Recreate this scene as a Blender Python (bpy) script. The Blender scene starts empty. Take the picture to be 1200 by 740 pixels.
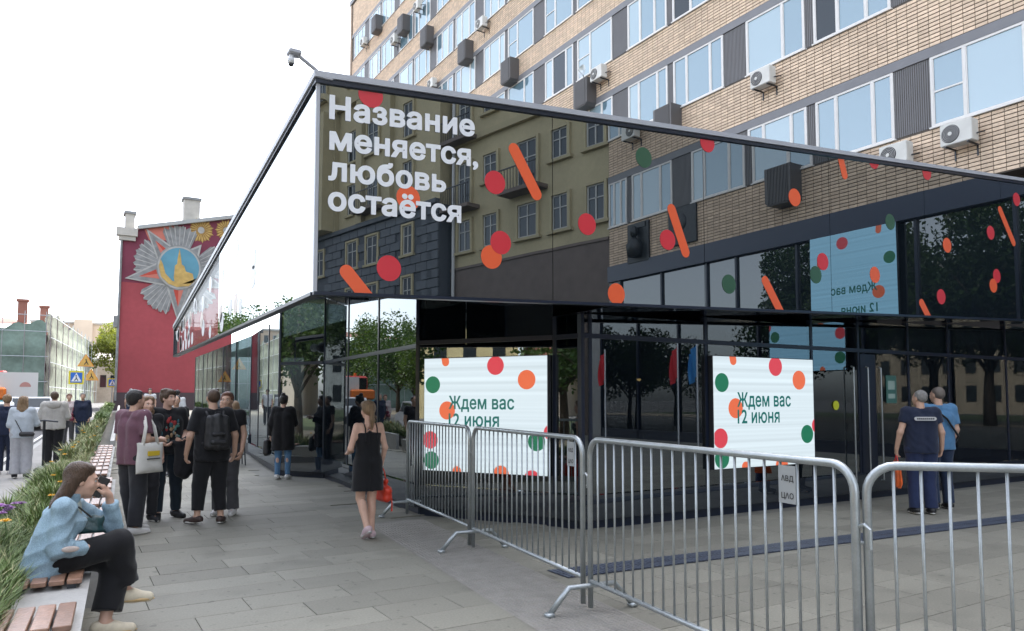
import bpy, math, random
import numpy as np
from mathutils import Vector, Matrix
R = math.radians
random.seed(7); rng = np.random.default_rng(7)
S = bpy.context.scene
COL = S.collection

# ------------------------------------------------------------------ camera, sky, sun, exposure
cam = bpy.data.cameras.new('camera'); camo = bpy.data.objects.new('camera', cam); COL.objects.link(camo)
camo.location = (0, 0, 1.62); camo.rotation_euler = (R(93.5), 0, R(-31.2))
cam.sensor_width = 36; cam.lens = 36*865/1200; cam.shift_y = 45/1200
cam.clip_start = .05; cam.clip_end = 3000
S.camera = camo
SUN_EL, SUN_AZ = 50, 62            # azimuth measured from +Y towards +X
w = bpy.data.worlds.new('World'); S.world = w; w.use_nodes = True
nt = w.node_tree; bg = nt.nodes['Background']
sky = nt.nodes.new('ShaderNodeTexSky'); sky.sky_type = 'NISHITA'; sky.sun_disc = False
sky.sun_elevation = R(SUN_EL); sky.sun_rotation = R(SUN_AZ)
sky.air_density = .8; sky.dust_density = 3.0; sky.ozone_density = 1.2; sky.altitude = 150
hsv = nt.nodes.new('ShaderNodeHueSaturation'); hsv.inputs['Saturation'].default_value = .40      # thin white cloud veil
nt.links.new(sky.outputs[0], hsv.inputs['Color']); nt.links.new(hsv.outputs[0], bg.inputs[0]); bg.inputs[1].default_value = .15
sun = bpy.data.lights.new('sun', 'SUN'); suno = bpy.data.objects.new('sun', sun); COL.objects.link(suno)
sun.energy = 1.3; sun.angle = R(10); sun.color = (1, .94, .86)
suno.rotation_euler = (R(90-SUN_EL), 0, R(180-SUN_AZ)); suno.location = (60, 60, 80)
vs = S.view_settings; vs.view_transform = 'Standard'; vs.look = 'None'; vs.gamma = 1; vs.use_curve_mapping = False
vs.exposure = 2.7

# ------------------------------------------------------------------ materials
MATS = {}
def mat(name, rgb, rough=.6, noise=None, bump=None, metal=0, spec=.5, vary=0, noise2=None, emit=0, trans=0, sheen=0, geo=False, spots=False, stretch=0):
    """rgb base; noise=(scale, amount) brightness mottling; noise2=(scale, amount); bump=(scale, strength); vary=per piece"""
    if name in MATS: return MATS[name]
    m = bpy.data.materials.new(name); m.use_nodes = True; t = m.node_tree; b = t.nodes['Principled BSDF']
    N, L = t.nodes.new, t.links.new
    b.inputs['Roughness'].default_value = rough; b.inputs['Metallic'].default_value = metal
    b.inputs['Specular IOR Level'].default_value = spec
    if sheen: b.inputs['Sheen Weight'].default_value = sheen
    tc = N('ShaderNodeTexCoord'); fac = None; co = tc.outputs['Object']
    if geo: co = N('ShaderNodeNewGeometry').outputs['Position']
    if stretch:
        mp = N('ShaderNodeMapping'); mp.inputs['Scale'].default_value = (1, 1, stretch); L(co, mp.inputs['Vector']); co = mp.outputs[0]
    def mul(a, bb):
        x = N('ShaderNodeMath'); x.operation = 'MULTIPLY'; L(a, x.inputs[0]); L(bb, x.inputs[1]); return x.outputs[0]
    for nz in (noise, noise2):
        if nz:
            n = N('ShaderNodeTexNoise'); n.inputs['Scale'].default_value = nz[0]; n.inputs['Detail'].default_value = 5
            L(co, n.inputs['Vector'])
            mr = N('ShaderNodeMapRange'); mr.inputs[1].default_value = .25; mr.inputs[2].default_value = .75
            mr.inputs[3].default_value = 1-nz[1]; mr.inputs[4].default_value = 1+nz[1]
            L(n.outputs[0], mr.inputs[0]); fac = mr.outputs[0] if fac is None else mul(fac, mr.outputs[0])
    if spots:            # gum, drips and old stains
        for sc, lo, hi, dk in ((11, .66, .70, .72), (1.7, .56, .74, .80)):
            n = N('ShaderNodeTexNoise'); n.inputs['Scale'].default_value = sc; n.inputs['Detail'].default_value = 2; L(co, n.inputs['Vector'])
            mr = N('ShaderNodeMapRange'); mr.inputs[1].default_value = lo; mr.inputs[2].default_value = hi; mr.inputs[3].default_value = 1; mr.inputs[4].default_value = dk
            L(n.outputs[0], mr.inputs[0]); fac = mr.outputs[0] if fac is None else mul(fac, mr.outputs[0])
    if vary:
        oi = N('ShaderNodeObjectInfo'); at = N('ShaderNodeAttribute'); at.attribute_name = 'vary'
        ad = N('ShaderNodeMath'); ad.operation = 'ADD'; L(oi.outputs['Random'], ad.inputs[0]); L(at.outputs['Fac'], ad.inputs[1])
        fr = N('ShaderNodeMath'); fr.operation = 'FRACT'; L(ad.outputs[0], fr.inputs[0])
        mr = N('ShaderNodeMapRange'); mr.inputs[3].default_value = 1-vary; mr.inputs[4].default_value = 1+vary
        L(fr.outputs[0], mr.inputs[0]); fac = mr.outputs[0] if fac is None else mul(fac, mr.outputs[0])
    b.inputs['Base Color'].default_value = (*rgb, 1)
    if fac is not None:
        vm = N('ShaderNodeVectorMath'); vm.operation = 'SCALE'; vm.inputs[0].default_value = rgb; L(fac, vm.inputs['Scale'])
        L(vm.outputs[0], b.inputs['Base Color'])
    if bump:
        n = N('ShaderNodeTexNoise'); n.inputs['Scale'].default_value = bump[0]; n.inputs['Detail'].default_value = 6
        L(co, n.inputs['Vector'])
        bp = N('ShaderNodeBump'); bp.inputs['Strength'].default_value = bump[1]; bp.inputs['Distance'].default_value = .02
        L(n.outputs[0], bp.inputs['Height']); L(bp.outputs[0], b.inputs['Normal'])
    if emit:
        b.inputs['Emission Color'].default_value = (*rgb, 1); b.inputs['Emission Strength'].default_value = emit
    MATS[name] = m; return m
def glass(name, base, tint, ior, clear=0.0, clear_tint=(.35, .42, .45), wave=0, graze=1.0):
    """reflective facade glass: Fresnel mirror over a dark body, optionally see-through"""
    if name in MATS: return MATS[name]
    m = bpy.data.materials.new(name); m.use_nodes = True; t = m.node_tree; t.nodes.clear()
    N, L = t.nodes.new, t.links.new
    out = N('ShaderNodeOutputMaterial'); mx = N('ShaderNodeMixShader'); f0 = ((ior-1)/(ior+1))**2
    lw = N('ShaderNodeLayerWeight'); lw.inputs[0].default_value = .5; pw = N('ShaderNodeMath'); pw.operation = 'POWER'; pw.inputs[1].default_value = 5; L(lw.outputs['Facing'], pw.inputs[0])
    fr = N('ShaderNodeMath'); fr.operation = 'MULTIPLY_ADD'; fr.inputs[1].default_value = (1-f0)*graze; fr.inputs[2].default_value = f0; L(pw.outputs[0], fr.inputs[0])
    gl = N('ShaderNodeBsdfGlossy'); gl.inputs['Color'].default_value = (*tint, 1); gl.inputs['Roughness'].default_value = 0.0
    df = N('ShaderNodeBsdfDiffuse'); df.inputs[0].default_value = (*base, 1); body = df.outputs[0]
    if clear:
        tr = N('ShaderNodeBsdfTransparent'); tr.inputs[0].default_value = (*clear_tint, 1)
        m2 = N('ShaderNodeMixShader'); m2.inputs[0].default_value = clear; L(df.outputs[0], m2.inputs[1]); L(tr.outputs[0], m2.inputs[2]); body = m2.outputs[0]
    L(fr.outputs[0], mx.inputs[0]); L(body, mx.inputs[1]); L(gl.outputs[0], mx.inputs[2]); L(mx.outputs[0], out.inputs[0])
    if wave:
        tc = N('ShaderNodeTexCoord'); n = N('ShaderNodeTexNoise'); n.inputs['Scale'].default_value = 1.3; n.inputs['Detail'].default_value = 1
        L(tc.outputs['Object'], n.inputs['Vector']); bp = N('ShaderNodeBump'); bp.inputs['Strength'].default_value = wave; bp.inputs['Distance'].default_value = .02
        L(n.outputs[0], bp.inputs['Height']); L(bp.outputs[0], gl.inputs['Normal'])
    MATS[name] = m; return m
def screen_mat(name, rgb, strength, lines=True):
    if name in MATS: return MATS[name]
    m = bpy.data.materials.new(name); m.use_nodes = True; t = m.node_tree; b = t.nodes['Principled BSDF']; N, L = t.nodes.new, t.links.new
    b.inputs['Base Color'].default_value = (.02, .02, .02, 1); b.inputs['Roughness'].default_value = .3
    b.inputs['Emission Color'].default_value = (*rgb, 1); b.inputs['Emission Strength'].default_value = strength
    if lines:      # refresh bands of an LED wall
        tc = N('ShaderNodeTexCoord'); sx = N('ShaderNodeSeparateXYZ'); L(tc.outputs['Object'], sx.inputs[0])
        cb = N('ShaderNodeCombineXYZ'); L(sx.outputs[2], cb.inputs[2])
        n = N('ShaderNodeTexNoise'); n.inputs['Scale'].default_value = 14; n.inputs['Detail'].default_value = 3; L(cb.outputs[0], n.inputs['Vector'])
        mr = N('ShaderNodeMapRange'); mr.inputs[1].default_value = .3; mr.inputs[2].default_value = .7; mr.inputs[3].default_value = strength*.80; mr.inputs[4].default_value = strength*1.1
        L(n.outputs[0], mr.inputs[0]); L(mr.outputs[0], b.inputs['Emission Strength'])
    MATS[name] = m; return m

# ------------------------------------------------------------------ mesh helpers
class MB:
    def __init__(s): s.v = []; s.f = []; s.a = None
    def add(s, vs, fs):
        o = len(s.v); s.v += [tuple(p) for p in vs]; s.f += [tuple(i+o for i in f) for f in fs]; return s
    def box(s, lo, hi):
        x0, y0, z0 = lo; x1, y1, z1 = hi
        return s.add([(x0,y0,z0),(x1,y0,z0),(x1,y1,z0),(x0,y1,z0),(x0,y0,z1),(x1,y0,z1),(x1,y1,z1),(x0,y1,z1)],
                     [(3,2,1,0),(4,5,6,7),(0,1,5,4),(1,2,6,5),(2,3,7,6),(3,0,4,7)])
    def bevbox(s, lo, hi, b=.01):
        """box with chamfered top edges and vertical corners"""
        x0, y0, z0 = lo; x1, y1, z1 = hi
        def ring(d, z): return [(x0+d+b,y0+d,z),(x1-d-b,y0+d,z),(x1-d,y0+d+b,z),(x1-d,y1-d-b,z),(x1-d-b,y1-d,z),(x0+d+b,y1-d,z),(x0+d,y1-d-b,z),(x0+d,y0+d+b,z)]
        vs = ring(b,z0)+ring(0,z0+b)+ring(0,z1-b)+ring(b,z1); fs = [tuple(range(7,-1,-1)), tuple(range(24,32))]
        for k in range(3):
            for i in range(8): j = (i+1) % 8; fs.append((k*8+i, k*8+j, k*8+8+j, k*8+8+i))
        return s.add(vs, fs)
    def prism(s, poly, h0, h1, fn):
        """poly 2-D, extruded; fn(u, v, h) -> xyz"""
        n = len(poly); vs = [fn(u, v, h0) for u, v in poly]+[fn(u, v, h1) for u, v in poly]
        fs = [tuple(range(n-1,-1,-1)), tuple(range(n, 2*n))]+[(i, (i+1) % n, (i+1) % n+n, i+n) for i in range(n)]
        return s.add(vs, fs)
    def tube(s, pts, r, n=8, cap=True):
        pts = [Vector(p) for p in pts]; rs = r if isinstance(r, (list, tuple)) else [r]*len(pts); vs = []; prev = None
        for i, p in enumerate(pts):
            d = ((pts[min(i+1, len(pts)-1)]-p).normalized()+(p-pts[max(i-1, 0)]).normalized())
            d = d.normalized() if d.length > 1e-6 else Vector((0,0,1))
            if prev is None: u = d.orthogonal().normalized()
            else: u = (prev-d*prev.dot(d)); u = u.normalized() if u.length > 1e-6 else d.orthogonal().normalized()
            prev = u; q = d.cross(u)
            for k in range(n):
                a = 2*math.pi*k/n; vs.append(p+(u*math.cos(a)+q*math.sin(a))*rs[i])
        fs = []
        for i in range(len(pts)-1):
            for k in range(n): j = (k+1) % n; fs.append((i*n+k, i*n+j, (i+1)*n+j, (i+1)*n+k))
        if cap: fs += [tuple(range(n-1,-1,-1)), tuple(range((len(pts)-1)*n, len(pts)*n))]
        return s.add(vs, fs)
    def ell(s, c, r, nu=12, nv=8, M=None):
        vs = []; fs = []
        for j in range(nv+1):
            th = math.pi*j/nv
            for i in range(nu):
                ph = 2*math.pi*i/nu; p = Vector((r[0]*math.sin(th)*math.cos(ph), r[1]*math.sin(th)*math.sin(ph), r[2]*math.cos(th)))
                if M is not None: p = M @ p
                vs.append((c[0]+p[0], c[1]+p[1], c[2]+p[2]))
        for j in range(nv):
            for i in range(nu): k = (i+1) % nu; fs.append((j*nu+i, (j+1)*nu+i, (j+1)*nu+k, j*nu+k))
        return s.add(vs, fs)
def mesh(name, mb, m, smooth=False):
    me = bpy.data.meshes.new(name); me.from_pydata(mb.v, [], mb.f); me.materials.append(m)
    if mb.a is not None:
        at = me.attributes.new('vary', 'FLOAT', 'FACE'); at.data.foreach_set('value', np.asarray(mb.a, np.float32))
    if smooth: me.shade_smooth() if hasattr(me, 'shade_smooth') else None
    return me
def place(name, me, parent=None, world=False, loc=None, rot=None, kind=None, label=None):
    o = bpy.data.objects.new(name, me); COL.objects.link(o)
    if parent is not None:
        o.parent = parent
        if world: o.matrix_parent_inverse = Matrix.LocRotScale(parent.location, parent.rotation_euler, None).inverted()
    if loc is not None: o.location = loc
    if rot is not None: o.rotation_euler = rot
    if kind: o['kind'] = kind
    if label: o['label'] = label
    return o
def obj(name, mb, m, parent=None, smooth=False, world=False, kind=None, label=None):
    return place(name, mesh(name, mb, m, smooth), parent, world, kind=kind, label=label)
def tag(o, label, cat, group=None):
    o['label'] = label; o['category'] = cat
    if group: o['group'] = group
    return o
def thing(name, label, cat, loc=(0,0,0), rotz=0, group=None):
    o = bpy.data.objects.new(name, None); COL.objects.link(o); o.empty_display_size = .2
    o.location = loc; o.rotation_euler = (0, 0, rotz); return tag(o, label, cat, group)
def structure(name, mb, m, **k): return obj(name, mb, m, kind='structure', **k)
def zg(y): return 0 if y < 18 else (min(y, 90)-18)*.018
def circle(cx, cz, r, n=28): return [(cx+r*math.cos(2*math.pi*i/n), cz+r*math.sin(2*math.pi*i/n)) for i in range(n)]
def capsule(x0, z0, x1, z1, r, n=10):
    a = math.atan2(z1-z0, x1-x0); P = []
    for i in range(n+1): t = a-math.pi/2+math.pi*i/n; P.append((x1+r*math.cos(t), z1+r*math.sin(t)))
    for i in range(n+1): t = a+math.pi/2+math.pi*i/n; P.append((x0+r*math.cos(t), z0+r*math.sin(t)))
    return P
def clip_poly(P, inside):
    """clip polygon by half plane; inside(p) signed value >= 0 keeps"""
    out = []
    for i in range(len(P)):
        a, b = P[i], P[(i+1) % len(P)]; da, db = inside(a), inside(b)
        if da >= 0: out.append(a)
        if (da >= 0) != (db >= 0): t = da/(da-db); out.append((a[0]+(b[0]-a[0])*t, a[1]+(b[1]-a[1])*t))
    return out

# lettering: outlines of the built-in font, united, emboldened and filled as clean flat cells
def lettering(text, size, bold, res=46):
    """returns list of (verts2d, faces, advance_box) for one line; x from 0"""
    cu = bpy.data.curves.new('line', 'FONT'); cu.body = text; cu.size = 1; cu.fill_mode = 'NONE'
    cu.resolution_u = 4
    cu.space_character = 1+bold*1.2
    o = bpy.data.objects.new('line', cu); COL.objects.link(o)
    dg = bpy.context.evaluated_depsgraph_get(); dg.update(); me = bpy.data.meshes.new_from_object(o.evaluated_get(dg))
    n = len(me.vertices); V = np.zeros(n*3); me.vertices.foreach_get('co', V); V = V.reshape(-1, 3)[:, :2]
    Ed = np.zeros(len(me.edges)*2, int); me.edges.foreach_get('vertices', Ed); Ed = Ed.reshape(-1, 2)
    bpy.data.objects.remove(o); bpy.data.curves.remove(cu); bpy.data.meshes.remove(me)
    # orient each loop by its vertex order
    nb = {}
    for a, b in Ed: nb.setdefault(a, []).append(b); nb.setdefault(b, []).append(a)
    seen = set(); loops = []
    for st in range(n):
        if st in seen or st not in nb: continue
        loop = [st]; seen.add(st); cur = st; nxt = nb[st][0]
        while nxt not in seen:
            loop.append(nxt); seen.add(nxt); c = [q for q in nb[nxt] if q != cur]; cur = nxt; nxt = c[0] if c else st
        if len(loop) > 2: loops.append(V[loop])
    def inside(L, P):
        A, B = L, np.roll(L, -1, 0); x, y = P[:, 0:1], P[:, 1:2]
        c = (A[:, 1] > y) != (B[:, 1] > y); xi = A[:, 0]+(y-A[:, 1])/np.where(B[:, 1] == A[:, 1], 1e-9, B[:, 1]-A[:, 1])*(B[:, 0]-A[:, 0])
        return ((c & (x < xi)).sum(1) % 2) == 1
    hole = [any(j != i and inside(loops[j], loops[i]).all() for j in range(len(loops))) for i in range(len(loops))]
    for i, L in enumerate(loops):
        keep = np.linalg.norm(L-np.roll(L, 1, 0), axis=1) > 1e-5; L = L[keep]; B = np.roll(L, -1, 0); area = (L[:, 0]*B[:, 1]-B[:, 0]*L[:, 1]).sum()/2
        e = B-L; e /= np.linalg.norm(e, axis=1)[:, None]+1e-12; nr = np.stack([e[:, 1], -e[:, 0]], 1)*(1 if area > 0 else -1); n0 = np.roll(nr, 1, 0)
        m = (nr+n0)/np.maximum(1+(nr*n0).sum(1), .45)[:, None]; loops[i] = L+m*bold*.42*(-1 if hole[i] else 1)
    h = 1/res; x0, x1 = V[:, 0].min()-.08, V[:, 0].max()+.08; y0, y1 = V[:, 1].min()-.08, V[:, 1].max()+.08
    gx = np.arange(x0, x1+h, h); gy = np.arange(y0, y1+h, h); F = np.full((len(gx), len(gy)), .2)
    for pas in (False, True):
        for L, ho in zip(loops, hole):
            if ho != pas: continue
            i0, i1 = np.searchsorted(gx, L[:, 0].min()-.1), np.searchsorted(gx, L[:, 0].max()+.1)
            X, Y = np.meshgrid(gx[i0:i1], gy, indexing='ij'); P = np.stack([X.ravel(), Y.ravel()], 1); B = np.roll(L, -1, 0); d = B-L; l2 = (d**2).sum(1)+1e-12
            q = P[:, None]-L[None]; t = np.clip((q*d).sum(2)/l2, 0, 1); dist = np.sqrt(((q-t[..., None]*d)**2).sum(2)).min(1)
            D = np.where(inside(L, P), -dist, dist).reshape(X.shape); F[i0:i1] = np.maximum(F[i0:i1], -D) if ho else np.minimum(F[i0:i1], D)
    F -= bold*.58; vs = []; fs = []; idx = {}
    def vert(key, p):
        if key not in idx: idx[key] = len(vs); vs.append((p[0]*size, p[1]*size))
        return idx[key]
    I, J = np.nonzero((np.minimum(np.minimum(F[:-1,:-1], F[1:,:-1]), np.minimum(F[:-1,1:], F[1:,1:])) < 0))
    for i, j in zip(I, J):
        c = [(i, j), (i+1, j), (i+1, j+1), (i, j+1)]; poly = []
        for k in range(4):
            a, b = c[k], c[(k+1) % 4]; fa, fb = F[a], F[b]
            if fa < 0: poly.append(vert(a, (gx[a[0]], gy[a[1]])))
            if (fa < 0) != (fb < 0):
                t = fa/(fa-fb); poly.append(vert((min(a, b), max(a, b)), (gx[a[0]]+(gx[b[0]]-gx[a[0]])*t, gy[a[1]]+(gy[b[1]]-gy[a[1]])*t)))
        if len(poly) > 2: fs.append(tuple(poly))
    return vs, fs

def letter_objs(V3, fs, m, parent, world=False):
    par = list(range(len(V3)))
    def find(a):
        while par[a] != a: par[a] = par[par[a]]; a = par[a]
        return a
    for f in fs:
        r0 = find(f[0])
        for q in f[1:]: par[find(q)] = r0
    isl = {}
    for f in fs: isl.setdefault(find(f[0]), []).append(f)
    for fl in isl.values():
        ids = sorted({i for f in fl for i in f}); mp = {a: k for k, a in enumerate(ids)}
        obj('letter', MB().add([V3[i] for i in ids], [tuple(mp[i] for i in f) for f in fl]), m, parent, world=world)

# ------------------------------------------------------------------ SDF figures
def surfnets(F, org, h):
    s = F < 0; nx, ny, nz = F.shape
    c = [s[i:nx-1+i, j:ny-1+j, k:nz-1+k] for i in (0,1) for j in (0,1) for k in (0,1)]
    cnt = sum(x.astype(np.int8) for x in c); act = (cnt > 0) & (cnt < 8)
    I = np.argwhere(act); idx = -np.ones(act.shape, int); idx[act] = np.arange(len(I))
    acc = np.zeros((len(I), 3)); num = np.zeros(len(I))
    cs = [(i,j,k) for i in (0,1) for j in (0,1) for k in (0,1)]
    for a in range(8):
        for b in range(a+1, 8):
            da = np.array(cs[a]); db = np.array(cs[b])
            if np.abs(da-db).sum() != 1: continue
            fa = F[tuple((I+da).T)]; fb = F[tuple((I+db).T)]; m = (fa < 0) != (fb < 0)
            t = np.where(m, fa/np.where(m, fa-fb, 1), 0)
            acc += np.where(m[:, None], da+(db-da)*t[:, None], 0); num += m
    V = (I+acc/num[:, None])*h+org; Q = []
    for ax in range(3):
        sl0 = [slice(None)]*3; sl1 = [slice(None)]*3; sl0[ax] = slice(0, -1); sl1[ax] = slice(1, None)
        e = np.argwhere(s[tuple(sl0)] != s[tuple(sl1)]); u, v = [k for k in range(3) if k != ax]
        e = e[(e[:, u] > 0) & (e[:, v] > 0) & (e[:, u] < F.shape[u]-1) & (e[:, v] < F.shape[v]-1)]
        du = np.zeros(3, int); du[u] = 1; dv = np.zeros(3, int); dv[v] = 1
        q = np.stack([idx[tuple((e-du-dv).T)], idx[tuple((e-dv).T)], idx[tuple(e.T)], idx[tuple((e-du).T)]], 1)
        ins = s[tuple(e.T)]; flip = ins if ax != 1 else ~ins
        q[~flip] = q[~flip][:, ::-1]; Q.append(q)
    return V, np.concatenate(Q)
def sdf(prims, h, k=.03, wrinkle=0, wf=30, seed=0):
    """prims: ('c', a, b, ra, rb[, flatA, flatB]) tapered capsules, ('e', c, r[, M]) ellipsoids, 5th field k optional"""
    lo = np.full(3, 9.); hi = np.full(3, -9.)
    for p in prims:
        if p[0] == 'c':
            r = max(p[3], p[4]); a, b = np.array(p[1]), np.array(p[2]); lo = np.minimum(lo, np.minimum(a, b)-r); hi = np.maximum(hi, np.maximum(a, b)+r)
        else: r = max(p[2]); lo = np.minimum(lo, np.array(p[1])-r); hi = np.maximum(hi, np.array(p[1])+r)
    lo -= 3*h+wrinkle; hi += 3*h+wrinkle; n = np.ceil((hi-lo)/h).astype(int)+1
    ax = [lo[i]+h*np.arange(n[i]) for i in range(3)]; F = np.full(n, 1., np.float64)
    for p in prims:
        if p[0] == 'c':
            a, b = np.array(p[1], float), np.array(p[2], float); r = max(p[3], p[4]); l, u = np.minimum(a, b)-r, np.maximum(a, b)+r
        else: r = max(p[2]); l, u = np.array(p[1])-r, np.array(p[1])+r
        mg = k*2+3*h; i0 = np.maximum(0, ((l-mg-lo)/h).astype(int)); i1 = np.minimum(n, ((u+mg-lo)/h).astype(int)+2)
        sl = tuple(slice(i0[i], i1[i]) for i in range(3))
        X, Y, Z = np.meshgrid(ax[0][sl[0]], ax[1][sl[1]], ax[2][sl[2]], indexing='ij')
        if p[0] == 'c':
            d = b-a; l2 = d@d+1e-12; px, py, pz = X-a[0], Y-a[1], Z-a[2]
            tt = (px*d[0]+py*d[1]+pz*d[2])/l2; t = np.clip(tt, 0, 1)
            D = np.sqrt((px-t*d[0])**2+(py-t*d[1])**2+(pz-t*d[2])**2)-(p[3]+(p[4]-p[3])*t)
            L = math.sqrt(l2)
            if len(p) > 5 and p[5]: D = np.maximum(D, -tt*L)
            if len(p) > 6 and p[6]: D = np.maximum(D, (tt-1)*L)
        else:
            P = np.stack([X-p[1][0], Y-p[1][1], Z-p[1][2]], -1)
            if len(p) > 3 and p[3] is not None: P = P @ np.array(p[3])       # rows: local axes (inverse rotation)
            q = P/np.array(p[2]); k0 = np.sqrt((q**2).sum(-1)); k1 = np.sqrt(((q/np.array(p[2]))**2).sum(-1))+1e-9; D = k0*(k0-1)/k1
        G = F[sl]; hh = np.clip(.5+.5*(G-D)/k, 0, 1); F[sl] = np.where(G > .9, D, G+(D-G)*hh-k*hh*(1-hh))
    if wrinkle:
        X, Y, Z = np.meshgrid(*ax, indexing='ij'); sd = seed*1.7
        wp = 1.5*np.sin(11*X+5*Z+sd)+1.2*np.sin(9*Y-7*Z+sd*2)+.8*np.sin(23*X-17*Y+sd)
        a = np.abs(np.sin(.5*wf*(Z+.45*X-.35*Y)+wp)); b = np.abs(np.sin(.5*wf*(.5*Z-.9*X+.8*Y)+1.3*wp+sd)); m = .5+.5*np.sin(5*Z+4*X-3*Y+sd)
        F = F-wrinkle*(1.5*(.62-a)*m+1.1*(.62-b)*(1-m))
    return surfnets(F, lo, h)
def sdf_obj(name, prims, m, parent, h=.012, k=.03, wrinkle=0, wf=30, seed=0, label=None):
    V, Q = sdf(prims, h, k, wrinkle, wf, seed)
    me = bpy.data.meshes.new(name); me.from_pydata(V.tolist(), [], Q.tolist()); me.materials.append(m)
    me.polygons.foreach_set('use_smooth', np.ones(len(me.polygons), bool))
    return place(name, me, parent, label=label)
def v3(*a): return np.array(a, float)
def unit(v): return v/(np.linalg.norm(v)+1e-9)
def hand(wr, d, pn, side, curl=.5, s=1.0):
    """wr wrist, d hand direction, pn palm normal (towards which fingers curl), side = direction of the thumb"""
    d = unit(d); side = unit(side-d*(side@d)); pn = unit(np.cross(d, side))*(1 if np.cross(d, side)@pn > 0 else -1); P = []
    for i, (o, ln) in enumerate(((.030, .070), (.010, .080), (-.010, .074), (-.028, .058))):
        kn = wr+d*.085*s+side*o*s; P.append(('c', wr+side*o*.55*s+d*.01, kn, .0145*s, .0125*s))
        a1 = curl*.9; q = kn+(d*math.cos(a1)+pn*math.sin(a1))*ln*.5*s; P.append(('c', kn, q, .0105*s, .0095*s))
        a2 = curl*2.1; P.append(('c', q, q+(d*math.cos(a2)+pn*math.sin(a2))*ln*.5*s, .0095*s, .008*s))
    b = wr+d*.025*s+side*.025*s; t1 = b+(d*.6+side*.65+pn*.35)*.045*s; P += [('c', b, t1, .014*s, .0115*s), ('c', t1, t1+(d*.85+side*.1+pn*.5*curl)*.04*s, .011*s, .009*s)]
    return P
def person(name, label, pos, face, height, spec, group=None, h=.012):
    """face = world direction the figure faces; local +Y forward, +X its right hand"""
    rz = math.atan2(face[1], face[0])-math.pi/2
    T = thing(name, label, 'person', (pos[0], pos[1], pos[2] if len(pos) > 2 else zg(pos[1])), rz, group)
    s = height/1.75; fem = spec.get('fem', 0); sw = .185-.025*fem
    J = dict(pel=(0,0,.96), chest=(0,.0,1.30), neck=(0,-.015,1.475), head=(0,.02,1.632),
             shR=(sw,-.01,1.43), elR=(sw+.05,-.035,1.14), wrR=(sw+.045,.05,.90), haR=(sw+.03,.09,.82),
             hipR=(.09,0,.93), knR=(.10,.03,.51), anR=(.105,-.015,.085), toR=(.125,.15,.03))
    for k in list(J):
        if k.endswith('R') and k[:-1]+'L' not in J: a = J[k]; J[k[:-1]+'L'] = (-a[0], a[1], a[2])
    J.update(spec.get('J', {})); J = {k: v3(*a)*s for k, a in J.items()}
    sk = spec.get('skin', SKIN); fat = spec.get('fat', 1.0)
    lat = unit(J['shR']-J['shL']); hl = unit(J['hipR']-J['hipL']); bw = 1-.06*fem
    def torso(e, z0=0, chestk=1.0):
        p, c = J['pel'], J['chest']; sh = (J['shR']+J['shL'])/2; m = p+(c-p)*.45; wst = .062-.010*fem
        P = []
        for sg in (1, -1):
            P += [('c', p+hl*sg*.062*s*fat, m+lat*sg*wst*s*fat, (.103*fat+e)*s, (.090*fat+e)*s), ('c', m+lat*sg*wst*s*fat, c+lat*sg*.075*s, (.090*fat+e)*s, (.100*bw*fat+e)*s),
                  ('c', c+lat*sg*.075*s, sh+lat*sg*.10*s-unit(sh-p)*.02*s, (.098*bw+e)*s, (.066*bw+e)*s)]
        if fem: fwd = np.cross((0,0,1), lat); P += [('e', c+fwd*.085*s+lat*sg*.06*s-v3(0,0,.02)*s, (.058*s+e,)*3) for sg in (1, -1)]
        return P
    hr = spec.get('head', (0, 0)); yw, pt = R(hr[0]), R(hr[1]); tl = R(hr[2]) if len(hr) > 2 else 0
    HM = np.array(Matrix.Rotation(yw, 3, 'Z') @ Matrix.Rotation(pt, 3, 'X') @ Matrix.Rotation(tl, 3, 'Y')); hs = s*spec.get('hs', 1.0)
    def hp(x, y, z): return J['head']+HM @ (v3(x, y, z)*hs)
    def he(c, r): return ('e', hp(*c), tuple(q*hs for q in r), HM)
    # body
    P = torso(0)+[('c', J['neck']-v3(0,0,.03)*s, hp(0,-.012,-.055), (.058-.008*fem)*s, (.054-.008*fem)*s)]
    for q in 'RL':
        P += [('c', J['sh'+q], J['el'+q], (.052-.008*fem)*s, (.042-.006*fem)*s), ('c', J['el'+q], J['wr'+q], (.043-.006*fem)*s, (.029-.003*fem)*s),
              ('c', J['hip'+q], J['kn'+q], .088*s*fat, .058*s), ('c', J['kn'+q], J['an'+q], .056*s, .038*s)]
        kn, an = J['kn'+q], J['an'+q]; back = -np.cross((0,0,1), hl); P.append(('e', kn+(an-kn)*.3+back*.022*s, (.046*s, .046*s, .11*s)))
        P.append(('c', J['an'+q], J['to'+q], .036*s, .026*s))
        d = J['ha'+q]-J['wr'+q]; sd = spec.get('thumb'+q, v3(0,1,.0)); pn = spec.get('palm'+q, v3(-1 if q == 'R' else 1, 0, 0))
        P += hand(J['wr'+q], d, v3(*pn), v3(*sd), spec.get('curl'+q, .55), s*1.02)
    P += [he((0,-.018,.032), (.074,.092,.083)), he((0,.022,-.022), (.062,.068,.088)), he((0,.040,-.078), (.040,.040,.030)), he((0,.062,-.090), (.022,.022,.018)),
          ('c', hp(0,.080,.006), hp(0,.100,-.030), .009*hs, .012*hs), he((.012,.092,-.034), (.010,.012,.008)), he((-.012,.092,-.034), (.010,.012,.008)),
          he((0,.072,.022), (.046,.020,.012)), he((0,.082,-.060), (.024,.013,.010)), he((.036,.060,-.028), (.024,.022,.026)), he((-.036,.060,-.028), (.024,.022,.026)),
          he((.074,-.008,-.010), (.010,.020,.030)), he((-.074,-.008,-.010), (.010,.020,.030))]
    body = sdf_obj('body', P, sk, T, h=h*.85 if h < .012 else h, k=.018)
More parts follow.
